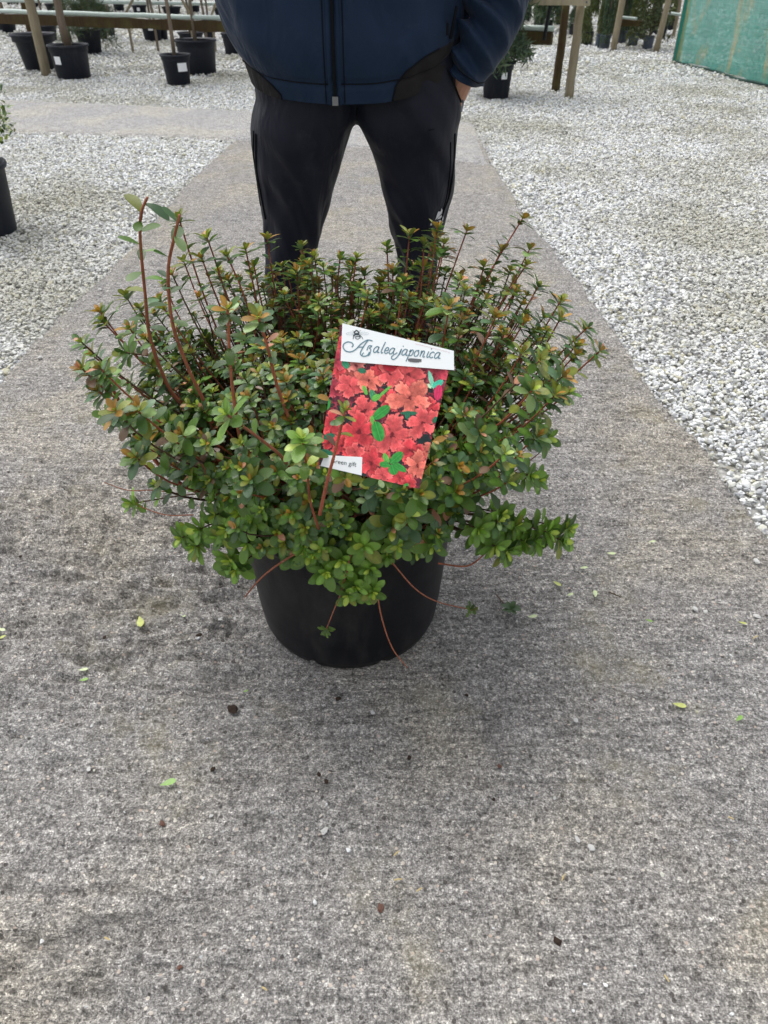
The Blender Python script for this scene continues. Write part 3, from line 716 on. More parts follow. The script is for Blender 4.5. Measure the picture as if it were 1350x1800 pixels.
hero([(360, 870), (300, 840), (240, 770), (205, 700), (185, 660)], (1.08, 1.0), .0042, .0020, .028, .6, .11, col='red')
hero([(330, 800), (260, 760), (215, 735), (185, 730)], (1.08, 1.04), .0028, .0014, .024, 1, .03, col='red')
hero([(562, 905), (574, 850), (590, 790), (606, 724)], (.775, .775), .0026, .0016, .019, 0, .075, col='red', step=.018)
hero([(560, 930), (545, 880), (540, 830), (532, 775)], (.84, .79), .0020, .0014, .027, .6, .09, step=.011, col='red')
hero([(500, 920), (520, 860), (500, 810), (470, 780), (400, 730)], (.93, .86), .0032, .0018, .030, .6, .06)
for (x, y, Y, L, low) in [(315, 385, 1.28, .021, 0), (365, 420, 1.27, .021, 0), (400, 452, 1.25, .021, 0), (432, 440, 1.28, .020, 0), (470, 422, 1.33, .022, 0), (447, 470, 1.3, .02, 0), (355, 455, 1.25, .02, 0),
    (522, 480, 1.30, .026, 0), (560, 500, 1.3, .02, 0), (598, 452, 1.36, .020, 0), (626, 455, 1.38, .020, 0), (585, 478, 1.36, .02, 0), (720, 415, 1.38, .023, 0), (768, 402, 1.42, .021, 0), (745, 432, 1.38, .02, 0), (820, 407, 1.42, .021, 0), (780, 430, 1.38, .02, 0),
    (918, 385, 1.40, .020, 0), (930, 440, 1.38, .022, 0), (880, 442, 1.38, .021, 0), (850, 470, 1.35, .023, 0), (905, 515, 1.30, .022, 0), (945, 505, 1.30, .022, 0), (985, 530, 1.27, .023, 0),
    (680, 435, 1.4, .02, 0), (690, 475, 1.36, .021, 0), (640, 480, 1.38, .019, 0), (985, 560, 1.22, .024, 0), (1030, 578, 1.20, .023, 0), (1010, 625, 1.16, .023, 0), (975, 690, 1.08, .026, 0), (920, 568, 1.2, .026, 0), (870, 560, 1.15, .026, 0), (790, 540, 1.15, .026, 0), (230, 580, 1.15, .022, 0), (222, 620, 1.1, .024, .5), (290, 545, 1.2, .022, 0),
    (960, 770, 1.10, .026, 1), (945, 845, 1.08, .024, 1), (930, 835, 1.04, .026, 1), (995, 930, 1.02, .028, .6), (920, 950, 1.0, .030, 1), (870, 960, .96, .026, 1), (880, 905, .98, .026, 1), (235, 885, 1.12, .022, 1),
    (320, 945, 1.02, .024, 1), (400, 930, .97, .028, 1), (405, 985, .96, .028, 1), (345, 960, 1.0, .026, 1), (420, 900, .96, .028, 1), (455, 880, .93, .028, .8), (545, 975, .90, .028, 1), (600, 985, .885, .026, 1), (500, 960, .93, .026, 1), (625, 1030, .875, .026, 1), (690, 925, .875, .030, .5), (640, 960, .88, .026, .8), (720, 905, .88, .028, .4), (760, 960, .92, .026, 1), (800, 865, .92, .028, .3), (840, 930, .95, .026, 1), (700, 960, .89, .024, 1), (650, 1000, .88, .022, 1),
    (905, 925, 1.0, .028, 1), (938, 948, 1.0, .030, 1), (962, 935, 1.0, .028, 1), (985, 948, 1.01, .030, .6), (890, 968, .98, .028, 1), (435, 955, .95, .028, 1), (385, 945, .97, .028, 1), (352, 930, 1.0, .026, 1), (415, 1000, .955, .026, 1), (380, 905, .98, .028, 1), (575, 1005, .88, .026, 1), (612, 1045, .87, .024, 1), (655, 1040, .87, .024, 1)]:
    tip = np.array(atY(x, y, Y))
    L *= 1.22
    dirh = rad_dir(tip, .5 if low < .5 else 1.0, 1.0 if low < .5 else .05)+(np.array((0, -.75, .35)) if low >= .5 else 0)
    mk_main(tip, dirh, L, .0026 if low < .5 else .0019, low, 'red' if low < .5 else 'brown', leafy=.13 if low < .5 else .075, step=.0105)
# bare hanging twigs
for pl, Ys, r0, r1, lf in [([(560, 950), (500, 985), (460, 1015), (430, 1050)], (.90, .88), .0021, .0012, 0), ([(640, 950), (660, 1030), (672, 1090), (690, 1140), (716, 1174)], (.90, .91), .0017, .001, 0),
    ([(620, 960), (600, 1040), (588, 1070), (572, 1110)], (.88, .86), .0014, .0009, 1), ([(690, 990), (730, 1035), (770, 1058), (830, 1072)], (.90, .93), .0014, .0009, 1),
    ([(330, 870), (270, 862), (225, 862), (183, 848)], (1.08, 1.08), .0012, .0008, 0), ([(340, 905), (290, 905), (240, 888)], (1.08, 1.1), .0012, .0009, 1), ([(770, 990), (820, 995), (850, 975), (865, 955)], (.95, .97), .0018, .0012, 0), ([(860, 850), (910, 825), (950, 795)], (1.05, 1.1), .0015, .0009, 0)]:
    hero(pl, Ys, r0, r1, .014 if lf else .01, 1, .02 if lf else 0, 'rust', ros=bool(lf), step=.02)

# drop leaves that would lie in front of the printed label, except the real ones in front of its left edge
allP = np.array([l[0] for l in leaves]); px, py, dd = project(allP+np.array([l[1][:, 0]*l[2]*.6 for l in leaves]))
LABELQ = [(596, 566), (802, 614), (800, 655), (742, 862), (566, 826), (572, 700)]
inl = inpoly(px, py, LABELQ); keep = ~(inl & ((px > 618) | (allP[:, 1] > .9) | (py < 690)) & (dd < 1.2))
leaves = [l for l, k in zip(leaves, keep) if k]

root = empty('potted_azalea', (PC[0], PC[1], 0)); tag(root, 'large black pot overflowing with a bushy green azalea with bronze shoot tips', 'potted shrub')
# pot
rb, rt = .182, .221
prof = [(.001, .006), (rb*.9, .006), (rb*.97, .0), (rb, .003), (rb+.006, .02), (rb+.012, .07), (rt-.012, .26), (rt-.010, .262), (rt-.009, .30), (rt+.002, .302), (rt+.004, .31), (rt+.002, POT_H), (rt-.004, POT_H+.002), (rt-.012, POT_H-.005), (rt-.016, .24)]
pm = MB().lathe(prof, (PC[0], PC[1], 0), 96).mesh('pot')
for v in pm.vertices:                                             # drainage notches in the foot
    a = math.atan2(v.co.y-PC[1], v.co.x-PC[0])
    if v.co.z < .012 and math.hypot(v.co.x-PC[0], v.co.y-PC[1]) > .15:
        k = (a*4/PI) % 1
        if .44 < k < .56: v.co.z += .010
pot_o = link('pot', pm, M['pot'], root, True)
MB().lathe([(.001, POT_H-.05), (.1, POT_H-.045), (rt-.014, POT_H-.055)], (PC[0], PC[1], 0), 40).build('soil', M['soil'], root)

# choose the 300 leaves that show largest: frontmost in a coarse screen grid
allP = np.array([l[0]+l[1][:, 0]*l[2]*.5 for l in leaves]); px, py, dd = project(allP)
Ls = np.array([l[2] for l in leaves]); nz = np.array([l[1][:, 2] for l in leaves]); vd = allP-np.array(C0); vd /= np.linalg.norm(vd, axis=1)[:, None]
area = (Ls/dd)**2*np.abs((nz*vd).sum(1))
cell = {}
for i in np.argsort(-dd):
    for ox in (-5, 5):
        for oy in (-5, 5): cell[(int((px[i]+ox)//12), int((py[i]+oy)//12))] = i
vis = {}
for i in cell.values(): vis[i] = vis.get(i, 0)+1
score = np.array([area[i]*vis.get(i, 0) for i in range(len(leaves))])
top = set(np.argsort(-score)[:300].tolist())
shared = {}
def leaf_mesh(t):
    if t not in shared:
        V, F = TPL[t]; me = np_mesh('leaf', V, F, np.ones((len(V), 3))); smooth_me(me); me.materials.append(M['leaf']); shared[t] = me
    return shared[t]
V0 = {t: TPL[t][0] for t in range(4)}; F0 = TPL[0][1]; nv = len(V0[0])
VV, FF, CC = [], [], []; k = 0; pinv = root.matrix_basis.inverted()
mid = np.zeros(nv); mid[1::3] = 1
for i, (p, R, L, t, c) in enumerate(leaves):
    if i in top:
        o = bpy.data.objects.new('leaf', leaf_mesh(t)); sc.collection.objects.link(o); o.parent = root; o.matrix_parent_inverse = pinv
        m4 = Matrix([[*(R[r_]*L), p[r_]] for r_ in range(3)]+[[0, 0, 0, 1]]); o.matrix_basis = m4; o.color = (*c, 1)
    else:
        VV.append(V0[t]@R.T*L+p); FF.append(F0+k); k += nv; CC.append(c[None, :]*(1+.45*mid[:, None]))
me = np_mesh('foliage', np.concatenate(VV), np.concatenate(FF), np.concatenate(CC)); smooth_me(me); me.materials.append(M['leaf'])
fo = link('foliage', me, None, root); fo['kind'] = 'stuff'; fo.color = (1, 1, 1, 1)
# stems: the thickest/longest as parts, the fine twigs as one
order = sorted(range(len(stems)), key=lambda i: -stems[i][1][0]*len(stems[i][0])); main_ids = set(order[:170])
twV, twF, twC = [], [], []; kk = 0
for i, (pts, rad, c) in enumerate(stems):
    mb = MB().tube(pts, list(rad), 6 if rad[0] > .004 else 5)
    V = np.array(mb.v)
    cols = np.tile(c, (len(V), 1))
    if i in main_ids:
        me = mb.mesh('stem'); a = me.color_attributes.new('Col', 'FLOAT_COLOR', 'POINT'); c4 = np.ones((len(V), 4), np.float32); c4[:, :3] = cols; a.data.foreach_set('color', c4.ravel())
        link('stem', me, M['stem'], root, True)
    else:
        for f in mb.f:
            if len(f) == 4: twF.append([a+kk for a in f])
        twV.append(V); twC.append(cols); kk += len(V)
me = np_mesh('twigs', np.concatenate(twV), np.array(twF), np.concatenate(twC)); smooth_me(me); me.materials.append(M['stem'])
tw = link('twigs', me, None, root); tw['kind'] = 'stuff'

# ------------------------------------------------------------------ printed plant label
Z4 = lambda p: (p[0]/4.8214+540, p[1]/4.8214+550)
LC = atY(680, 715, .835); ln = Vector((.05, -.80, .60)).normalized()
def onl(px_, py_, off=0.0):
    d = ray(px_, py_); O = LC+ln*off; return C0+d*((O-C0).dot(ln)/d.dot(ln))
lab = empty('plant_label', onl(640, 836)); tag(lab, 'picture label of red azalea flowers with white header leaning on the shrub', 'plant label')
Q = [(283, 98), (1238, 340), (950, 1492), (92, 1290)]   # zoomed corner coordinates TL TR BR BL
def card_mesh():
    nx, ny = 190, 270; U, Vv = np.meshgrid(np.linspace(0, 1, nx), np.linspace(0, 1, ny))
    q = np.array(Q, float)
    XY = (q[0][None, None]*((1-U)*(1-Vv))[..., None]+q[1]*(U*(1-Vv))[..., None]+q[2]*(U*Vv)[..., None]+q[3]*((1-U)*Vv)[..., None])
    x, y = XY[..., 0], XY[..., 1]
    wx = x+46*(fbm(x/34, y/34, 1, 3)-.5); wy = y+46*(fbm(x/34, y/34, 2, 3)-.5)
    n1 = fbm(x/60, y/60, 3, 4)[..., None]; n2 = fbm(x/22, y/22, 4, 3)[..., None]
    col = np.where(n1 > .5, np.array((.10, .015, .03)), np.array((.012, .022, .022)))*(.5+n2)
    col = np.where((n1 > .42) & (n1 < .5), np.array((.30, .03, .05))*(.5+n2), col)
    r_ = random.Random(3)
    fl = [(330, 520, 95, 0), (250, 480, 90, 1), (230, 640, 90, 2), (420, 440, 80, 3), (620, 480, 110, 1), (820, 460, 110, 0), (1080, 520, 120, 2), (980, 520, 90, 4), (300, 260, 80, 1), (250, 400, 80, 2), (1130, 640, 80, 4), (360, 620, 120, 5), (520, 570, 125, 6), (860, 520, 150, 5), (700, 520, 120, 5),
          (1060, 830, 105, 1), (210, 940, 105, 1), (700, 740, 95, 1), (1010, 1180, 110, 6), (190, 1080, 90, 1), (480, 830, 140, 5), (870, 720, 185, 6), (300, 1120, 110, 1), (600, 1165, 120, 1), (440, 1010, 170, 1), (720, 1040, 185, 5), (975, 930, 150, 5), (880, 1180, 120, 1), (540, 1270, 140, 1), (930, 1300, 125, 6), (780, 1390, 110, 1), (640, 1370, 90, 5), (860, 1440, 70, 1), (400, 1190, 90, 5)]
    tones = {0: (.74, .14, .11), 1: (.76, .06, .075), 2: (.50, .045, .075), 3: (.68, .20, .17), 4: (.30, .03, .06), 5: (.84, .11, .115), 6: (.86, .19, .14)}
    for (cx, cy, R, tn) in fl:
        ro = r_.uniform(0, 6.28); sq = r_.uniform(.75, 1); sa = r_.uniform(0, 3.14)
        dx, dy = wx-cx, wy-cy; ex = dx*math.cos(sa)+dy*math.sin(sa); ey = (-dx*math.sin(sa)+dy*math.cos(sa))/sq
        r0 = np.hypot(ex, ey); a = np.arctan2(ey, ex)+ro; pa = np.abs(np.cos(2.5*a))
        pet = np.floor((a*2.5/PI)+.5); rm = R*1.08*(.46+.50*pa**.7+.035*np.sin(19*a)+.03*np.sin(31*a+1)+.10*np.sin(pet*2.3+cx)); t = r0/rm; ins = t < 1
        base = np.array(tones[tn]); c = base[None, None]*(np.clip(.48+.62*t, 0, 1.12))[..., None]
        c = c*(1-.45*np.clip(1-pa*2.6, 0, 1)*np.clip(t*2, 0, 1))[..., None]*(1+.22*np.sin(pet*3.7+cy))[..., None]*(.62+.8*fbm(x/26, y/26, 9, 3))[..., None]
        c = c*(1-.16*(np.sin(a*40) > .35)*(t < .9)*(t > .15))[..., None]
        c = c+(np.array((.10, .13, .09))*np.clip(t-.72, 0, 1)[..., None]*1.6)
        c = np.where((t < .13)[..., None], np.array((.14, .008, .015)), c)
        c = c*(.85+.3*n2)
        col = np.where(((t >= 1) & (t < 1.14))[..., None], col*.6, col); col = np.where(ins[..., None], c, col)
    def leafp(x0, y0, x1, y1, w_, c):
        nonlocal col
        L = math.hypot(x1-x0, y1-y0); ux, uy = (x1-x0)/L, (y1-y0)/L; s = ((x-x0)*ux+(y-y0)*uy)/L; d = (-(x-x0)*uy+(y-y0)*ux)/w_
        lim = np.sqrt(np.clip(4*s*(1-s), 0, 1)); ins = (s > 0) & (s < 1) & (np.abs(d) < lim)
        cc = np.array(c)*(.8+.5*np.abs(d)[..., None])*(.7+.6*n2); cc = np.where((np.abs(d) < .07)[..., None], np.array(c)*1.5, cc)
        col = np.where(((np.abs(d) < lim*1.2) & (s > -.04) & (s < 1.05))[..., None], col*.55, col); col = np.where(ins[..., None], cc, col)
    G1, G2_, G3_ = (.035, .27, .045), (.13, .42, .07), (.02, .15, .08)
    leafp(560, 895, 698, 790, 42, G1); leafp(575, 920, 625, 1088, 52, G1); leafp(548, 870, 556, 945, 17, G2_)
    leafp(590, 725, 712, 618, 12, G2_); leafp(475, 615, 505, 695, 17, G2_); leafp(540, 650, 575, 755, 26, (.06, .28, .12)); leafp(545, 735, 622, 700, 26, G2_)
    leafp(705, 1275, 808, 1182, 38, G1); leafp(690, 1280, 648, 1190, 24, G2_); leafp(700, 1290, 612, 1280, 26, G1); leafp(715, 1285, 745, 1372, 40, G1); leafp(730, 1275, 840, 1345, 26, G1)
    leafp(1070, 640, 1030, 490, 18, (.22, .62, .42)); leafp(1065, 625, 1152, 575, 26, (.06, .50, .33)); leafp(1050, 640, 1022, 600, 12, (.45, .72, .45))
    leafp(1100, 740, 1120, 610, 34, (.55, .03, .10)); leafp(160, 820, 185, 730, 26, G1); leafp(135, 1060, 235, 1035, 26, G3_); leafp(110, 1165, 225, 1200, 22, G3_); leafp(300, 400, 350, 470, 28, (.04, .28, .14)); leafp(790, 850, 935, 850, 16, G3_); leafp(850, 830, 850, 900, 22, G3_)
    leafp(430, 480, 500, 500, 22, G3_); leafp(1065, 930, 1100, 880, 18, G3_); leafp(800, 1490, 860, 1450, 20, G1); leafp(650, 400, 760, 470, 60, (.35, .008, .02))
    P = np.array([[onl(*Z4((x[j, i], y[j, i]))) for i in range(nx)] for j in range(ny)]).reshape(-1, 3)
    i = np.arange(ny-1)[:, None]*nx+np.arange(nx-1)[None, :]; F = np.stack([i, i+nx, i+nx+1, i+1], -1).reshape(-1, 4)
    me = np_mesh('print', P, F, np.clip(col.reshape(-1, 3), 0, 1)); return me
q = N('glossy_print'); at = q.n('ShaderNodeAttribute', attribute_name='Col'); M['print'] = q.base(at.outputs['Color'], .4, .35)
link('flower_print', card_mesh(), M['print'], lab)
M['card'] = plain('white_card', (.80, .83, .83), .4, .4); M['ink'] = plain('blue_grey_ink', (.13, .23, .28), .5, .3); M['ink2'] = plain('dark_ink', (.04, .06, .065), .5, .3)
M['grey'] = plain('grey_ink', (.12, .12, .125), .5, .3); M['pinkink'] = plain('pink_ink', (.55, .25, .26), .5, .3)
def slab(name, poly, off, th, mat, par):
    f = [onl(*Z4(p), off) for p in poly]; b = [p-ln*th for p in f]; n = len(f)
    return MB().add(f+b, [tuple(range(n))[::-1], tuple(range(n, 2*n))]+[(i, (i+1) % n, n+(i+1) % n, n+i) for i in range(n)]).build(name, mat, par)
slab('card', Q, -.0004, .0012, M['card'], lab)
hd = slab('header_band', [(298, 88), (1243, 322), (1245, 485), (283, 408)], .0022, .0010, M['card'], lab)
gb = slab('corner_panel', [(147, 1205), (467, 1222), (462, 1378), (112, 1296)], .0008, .0005, M['card'], lab)
def stroke(mb, pts, w_, off, sm=True, n=5):
    P = catmull(pts, n) if sm and len(pts) > 2 else [np.array(p, float) for p in pts]
    W = [onl(*Z4(p), off) for p in P]; w3 = w_/4.8214/FPX*.98*.5; rows = []
    for i, p in enumerate(W):
        t = (W[min(i+1, len(W)-1)]-W[max(i-1, 0)]); t = t.normalized() if t.length > 1e-9 else Vector((1, 0, 0)); s = t.cross(ln).normalized(); rows.append([p-s*w3, p+s*w3])
    mb.grid(rows)
lt = MB(); OFF = .0026
T8 = lambda X_, Y_: ((X_/10.3846+20)*4.8214, (Y_/10.3846+10)*4.8214)     # second zoom -> first
stroke(lt, [T8(*p) for p in [(605, 520), (632, 480), (600, 440), (530, 425), (460, 465), (450, 530), (500, 592), (590, 605), (680, 560), (760, 475), (850, 410), (910, 390), (985, 408)]], 9, OFF)
stroke(lt, [T8(*p) for p in [(905, 393), (840, 480), (785, 570), (762, 630), (780, 670), (830, 688), (890, 670), (930, 610)]], 9, OFF)
stroke(lt, [T8(*p) for p in [(705, 522), (760, 520), (830, 518)]], 8, OFF)
stroke(lt, [T8(*p) for p in [(790, 668), (805, 640), (825, 620)]], 7, OFF)
GL = {'z': [[(.05, .2), (.2, .95), (.8, 1.0), (.45, .62), (.75, .4), (.8, -.3), (.55, -.7)]],
 'a': [[(.85, .9), (.5, 1.0), (.08, .6), (.1, .08), (.45, .02), (.8, .45), (.92, 1.0)], [(.92, 1), (.82, .3), (.95, .0), (1.2, .12)]],
 'l': [[(.55, 1.9), (.3, .8), (.22, .2), (.38, 0), (.65, .12)]],
 'e': [[(.12, .48), (.6, .52), (.72, .85), (.45, 1.02), (.12, .7), (.1, .2), (.4, 0), (.85, .25)]],
 'A': [[(.85, .9), (.5, 1.0), (.08, .6), (.1, .08), (.45, .02), (.8, .45), (.92, 1.0)], [(.92, 1), (.82, .3), (1.0, .0), (1.35, .12), (1.55, .35)], [(1.0, -.1), (.7, -.5), (.95, -.85), (1.45, -.75), (1.9, -.1), (2.15, .9)]],
 'j': [[(.35, 1.0), (.25, .2), (.3, 0)]],
 'p': [[(.2, .6), (.4, 1.0), (.3, .3), (.05, -1.0)], [(.35, .55), (.65, 1.0), (.95, .8), (.85, .2), (.45, 0), (.3, .2)]],
 'o': [[(.6, 1.0), (.2, .85), (.08, .35), (.3, .0), (.7, .1), (.88, .6), (.6, 1.0), (.9, .95)]],
 'n': [[(.2, .7), (.35, 1.0), (.22, 0)], [(.25, .4), (.6, 1.0), (.88, .8), (.75, .15), (.95, 0), (1.15, .15)]],
 'i': [[(.4, 1.0), (.25, .2), (.4, 0), (.65, .15)]],
 'c': [[(.85, .82), (.55, 1.0), (.15, .7), (.1, .2), (.4, 0), (.8, .18)]]}
for ch, x0 in [('z', 500), ('a', 557), ('l', 614), ('e', 648), ('A', 690), ('j', 772), ('a', 797), ('p', 848), ('o', 899), ('n', 945), ('i', 1000), ('c', 1030), ('a', 1074)]:
    y0 = 333+(x0-560)*.096
    for st in GL[ch]:
        stroke(lt, [(x0+44*(a+.30*b), y0-50*b+4.4*a) for a, b in st], 8.2, OFF)
for x0 in (790, 1030):
    y0 = 333+(x0-560)*.096; stroke(lt, [(x0+20, y0-72), (x0+28, y0-74)], 9, OFF, False)
lt.build('lettering', M['ink'], hd)
mk = MB(); stroke(mk, [(855, 400), (880, 396), (930, 400), (968, 404)], 22, OFF); stroke(mk, [(870, 408), (915, 413), (950, 412)], 12, OFF+.0001); mk.build('grey_mark', M['grey'], hd)
# bee emblem
be = MB()
stroke(be, [(395, 170), (418, 148), (442, 172)], 10, OFF); stroke(be, [(398, 178), (440, 178)], 16, OFF+.0001, False); stroke(be, [(392, 198), (400, 186), (440, 186), (450, 200)], 9, OFF+.0002)
stroke(be, [(390, 222), (392, 200), (404, 190)], 5, OFF); stroke(be, [(472, 222), (460, 200), (446, 190)], 5, OFF); stroke(be, [(402, 205), (428, 200), (452, 205)], 6, OFF); stroke(be, [(406, 212), (428, 222), (450, 210)], 5, OFF)
stroke(be, [(400, 160), (385, 150)], 3, OFF, False); stroke(be, [(436, 160), (455, 148)], 3, OFF, False); be.build('bee_emblem', M['ink2'], hd)
wg = MB()
for s_ in (-1, 1):
    stroke(wg, [(425+s_*20, 172), (425+s_*50, 162), (425+s_*92, 172), (425+s_*85, 184), (425+s_*50, 186), (425+s_*22, 180)], 2.5, OFF); stroke(wg, [(425+s_*24, 176), (425+s_*80, 176)], 2, OFF, False)
wg.build('bee_wings', plain('pale_grey_ink', (.42, .47, .5), .5, .3), hd)
sp = MB(); r_ = random.Random(9)
for k in range(36):
    x0 = 915+k*8.2; y0 = 262+(x0-915)*.255; stroke(sp, [(x0, y0+r_.uniform(-3, 3)), (x0+5, y0+r_.uniform(-3, 4))], 2.6, OFF, False)
sp.build('small_print', M['pinkink'], hd)
def font_text(body, o0, size, ang, mat, par, name, off):
    cu = bpy.data.curves.new(name, 'FONT'); cu.body = body; cu.size = 1; ob = bpy.data.objects.new(name, cu); sc.collection.objects.link(ob)
    dg = bpy.context.evaluated_depsgraph_get(); me = bpy.data.meshes.new_from_object(ob.evaluated_get(dg)); bpy.data.objects.remove(ob)
    for v in me.vertices:
        x = v.co.x+v.co.y*.15; v.co = onl(*Z4((o0[0]+size*(x*math.cos(ang)+v.co.y*math.sin(ang)*0), o0[1]+size*(x*math.sin(ang)-v.co.y))), off)
    return link(name, me, mat, par)
font_text('Green gift', (196, 1268), 54, .16, M['ink2'], gb, 'lettering', .0011)

# ------------------------------------------------------------------ the man
YP = 1.85
def cloth(name, c, rough, spec, sheen=.1, scl=500):
    q = N(name); f = q.noise(7, 4); wv = q.noise(scl, 2); col = q.mix(f, tuple(x*.8 for x in c), tuple(x*1.25 for x in c))
    dust = q.ramp(q.noise(14, 6, .75), [(.58, 0.0), (.8, .07)]); col = q.mix(dust, col, (.2, .2, .19))
    q.base(col, rough, spec); q.b.inputs['Sheen Weight'].default_value = sheen; q.b.inputs['Sheen Roughness'].default_value = .5
    n1 = q.bump(q.noise(9, 3, .45, q.scale((1, 1, .45)), 1.2), .55, .03); q.bump(wv, .15, .001, n1); return q.m
M['jacket'] = cloth('navy_softshell', (.0066, .0175, .041), .62, .14, .06)
M['panel'] = cloth('black_softshell', (.0135, .0118, .0125), .7, .12, .03)
M['trouser'] = cloth('black_trouser', (.0080, .0092, .0170), .55, .16, .03)
M['seam'] = plain('black_seam', (.0035, .004, .006), .7, .12); M['metal'] = plain('dull_metal', (.18, .18, .19), .35, .5, metal=.8)
M['reflect'] = plain('silver_print', (.50, .51, .53), .45, .5)
M['skin'] = plain('skin', (.42, .22, .15), .55, .4, 30, .12); M['hair'] = plain('brown_hair', (.05, .03, .02), .6, .3, 80, .4)
M['shoe'] = plain('black_boot', (.015, .014, .014), .5, .4, 40, .2)
man = empty('person', (-.06, YP, 0)); tag(man, 'man in navy softshell jacket and black trousers, hand in pocket, behind the shrub', 'person')
def W(px_, py_, Y=YP): return atY(px_, py_, Y)
# trousers
def legs():
    mb = MB()
    L_ = [(170, 452, 640), (200, 443, 634), (222, 440, 621), (260, 446, 607), (300, 452, 596), (350, 461, 582), (400, 465, 566), (440, 467, 557), (480, 466, 552)]
    R_ = [(150, 612, 808), (175, 614, 813), (200, 620, 810), (222, 633, 804), (260, 652, 801), (300, 664, 801), (340, 674, 796), (370, 681, 788), (400, 687, 778), (440, 697, 768), (480, 699, 766)]
    for rows_, sgn, seed in ((L_, -1, 1), (R_, 1, 5)):
        rows = []; last = None; rr = []
        for (yy, a, b) in rows_:
            pa, pb = W(a, yy), W(b, yy); rr.append(((pa.x+pb.x)/2, (pb.x-pa.x)/2, pa.z))
        x_, w_, z_ = rr[-1]
        rr = [(rr[0][0], rr[0][1], 1.02)]+rr+[(x_+sgn*-.003, w_*1.0, z_-.09), (x_-sgn*.004, w_*1.0, z_-.2), (x_-sgn*.004, w_*1.04, z_-.32), (x_-sgn*.004, w_*1.06, .09)]
        Z = np.array([r_[2] for r_ in rr])[::-1]; zs = np.linspace(.06, 1.02, 120)
        cx = np.interp(zs, Z, [r_[0] for r_ in rr][::-1]); hw = np.interp(zs, Z, [r_[1] for r_ in rr][::-1])
        for z, c_, h in zip(zs, cx, hw):
            kz = min(1, max(0, (z-.72)/.16)); dpt = h*1.12*(1-kz)+min(h*1.12, .122)*kz; row = []
            for k in range(72):
                a = 2*PI*k/72; ca, sa = math.cos(a), math.sin(a)
                e = 1/(abs(ca)**2.3+abs(sa)**2.3)**(1/2.3)
                wr = .006*(float(vnoise(np.array(z*11+ca*1.6+seed), np.array(sa*2+3), seed))-.5)+.034*(float(vnoise(np.array(z*22+ca*3.5+sa), np.array(sa*3+z*5), seed+3))-.5)*(.35+.65*math.exp(-((z-.60)/.13)**2))
                row.append((c_+(h+wr*.6*min(1, 1-abs(ca)*.5))*ca*e, YP+(dpt+wr)*sa*e, z))
            rows.append(row)
        mb.grid(rows, True, True)
    return mb
tr = legs().build('trousers', M['trouser'], man, True)
rm = tr.modifiers.new('remesh', 'REMESH'); rm.mode = 'VOXEL'; rm.voxel_size = .006; rm.use_smooth_shade = True
sm_ = tr.modifiers.new('smooth', 'SMOOTH'); sm_.factor = .5; sm_.iterations = 4
# jacket
def jparams(z):
    zz = [.88, .93, .965, 1.02, 1.076, 1.2, 1.35, 1.46, 1.52, 1.56, 1.60]
    a = np.interp(z, zz, [.208, .214, .219, .232, .243, .248, .245, .235, .17, .085, .078]); b = np.interp(z, zz, [.135, .142, .146, .15, .152, .155, .15, .12, .09, .075, .075])
    c = np.interp(z, zz, [-.068, -.070, -.072, -.082, -.093, -.09, -.085, -.085, -.085, -.085, -.085]); return a, b, c
def zhem(th):   # th: 0 = image right, -pi/2 = front
    s = -math.sin(th); f = max(0, s); ca = math.cos(th)
    return .906+.050*(1-f)**1.3+.030*max(0, ca)**2*(1)
def JS(th, t, off=0):
    zh = zhem(th); z = zh+(1.60-zh)*t; a, b, c = jparams(z); ca, sa = math.cos(th), math.sin(th); e = 1/(abs(ca)**2.5+abs(sa)**2.5)**(1/2.5)
    wr = .016*(float(vnoise(np.array(z*7+ca*2), np.array(sa*2+ca*3), 4))-.5)+.011*(float(vnoise(np.array(z*17+ca*5), np.array(ca*6), 14))-.5)
    pin = .006*math.exp(-((z-zh-.036)/.006)**2); bl = .010*math.exp(-((z-zh-.09)/.05)**2)
    rr = 1+(wr-pin+bl)/.2; return Vector((c+(a*rr+off)*ca*e, YP-.005+(b*rr+off)*sa*e, z))
TH = [2*PI*k/260 for k in range(260)]; TT = [0.0, .004, .01, .02, .03, .04, .05, .06]+[.06+.94*(k/90)**1.15 for k in range(1, 91)]
rows = [[JS(th, t) for th in TH] for t in TT]
inner = [[Vector(p)+(Vector((-.07, YP, p.z))-p)*.04+Vector((0, 0, .002)) for p in rows[0]], [Vector(p)+(Vector((-.07, YP, p.z))-p)*.05+Vector((0, 0, .05)) for p in rows[0]]]
def curveR(z): return np.interp(z, [.80, .915, .94, .965, .99, 1.01, 1.03], [.018, .018, .024, .045, .085, .135, .30])
def curveL(z): return -.068*2-.020-np.interp(z, [.80, .92, .94, .96, .98, 1.0, 1.02], [.05, .055, .075, .11, .16, .24, .3])
J, PN, PL = MB(), MB(), MB(); vb = sum(rows, []); K = 260
for i in range(len(rows)-1):
    for j in range(K):
        f = (i*K+j, i*K+(j+1) % K, (i+1)*K+(j+1) % K, (i+1)*K+j); c = (vb[f[0]]+vb[f[2]])/2
        side_ = c.x > curveR(c.z) or c.x < curveL(c.z)
        ((PN if c.x > -.07 else PL) if (side_ and c.z < 1.03) else J).f.append(f)
for mbx in (J, PN, PL):
    used = sorted({i for f in mbx.f for i in f}); mp = {u: k for k, u in enumerate(used)}; mbx.v = [tuple(vb[u]) for u in used]; mbx.f = [tuple(mp[i] for i in f) for f in mbx.f]
jk = J.build('jacket', M['jacket'], man, True); PN.build('side_panel', M['panel'], jk, True); PL.build('side_panel', M['panel'], jk, True)
MB().grid([rows[0], inner[0], inner[1]], True).build('lining', M['panel'], jk, True)
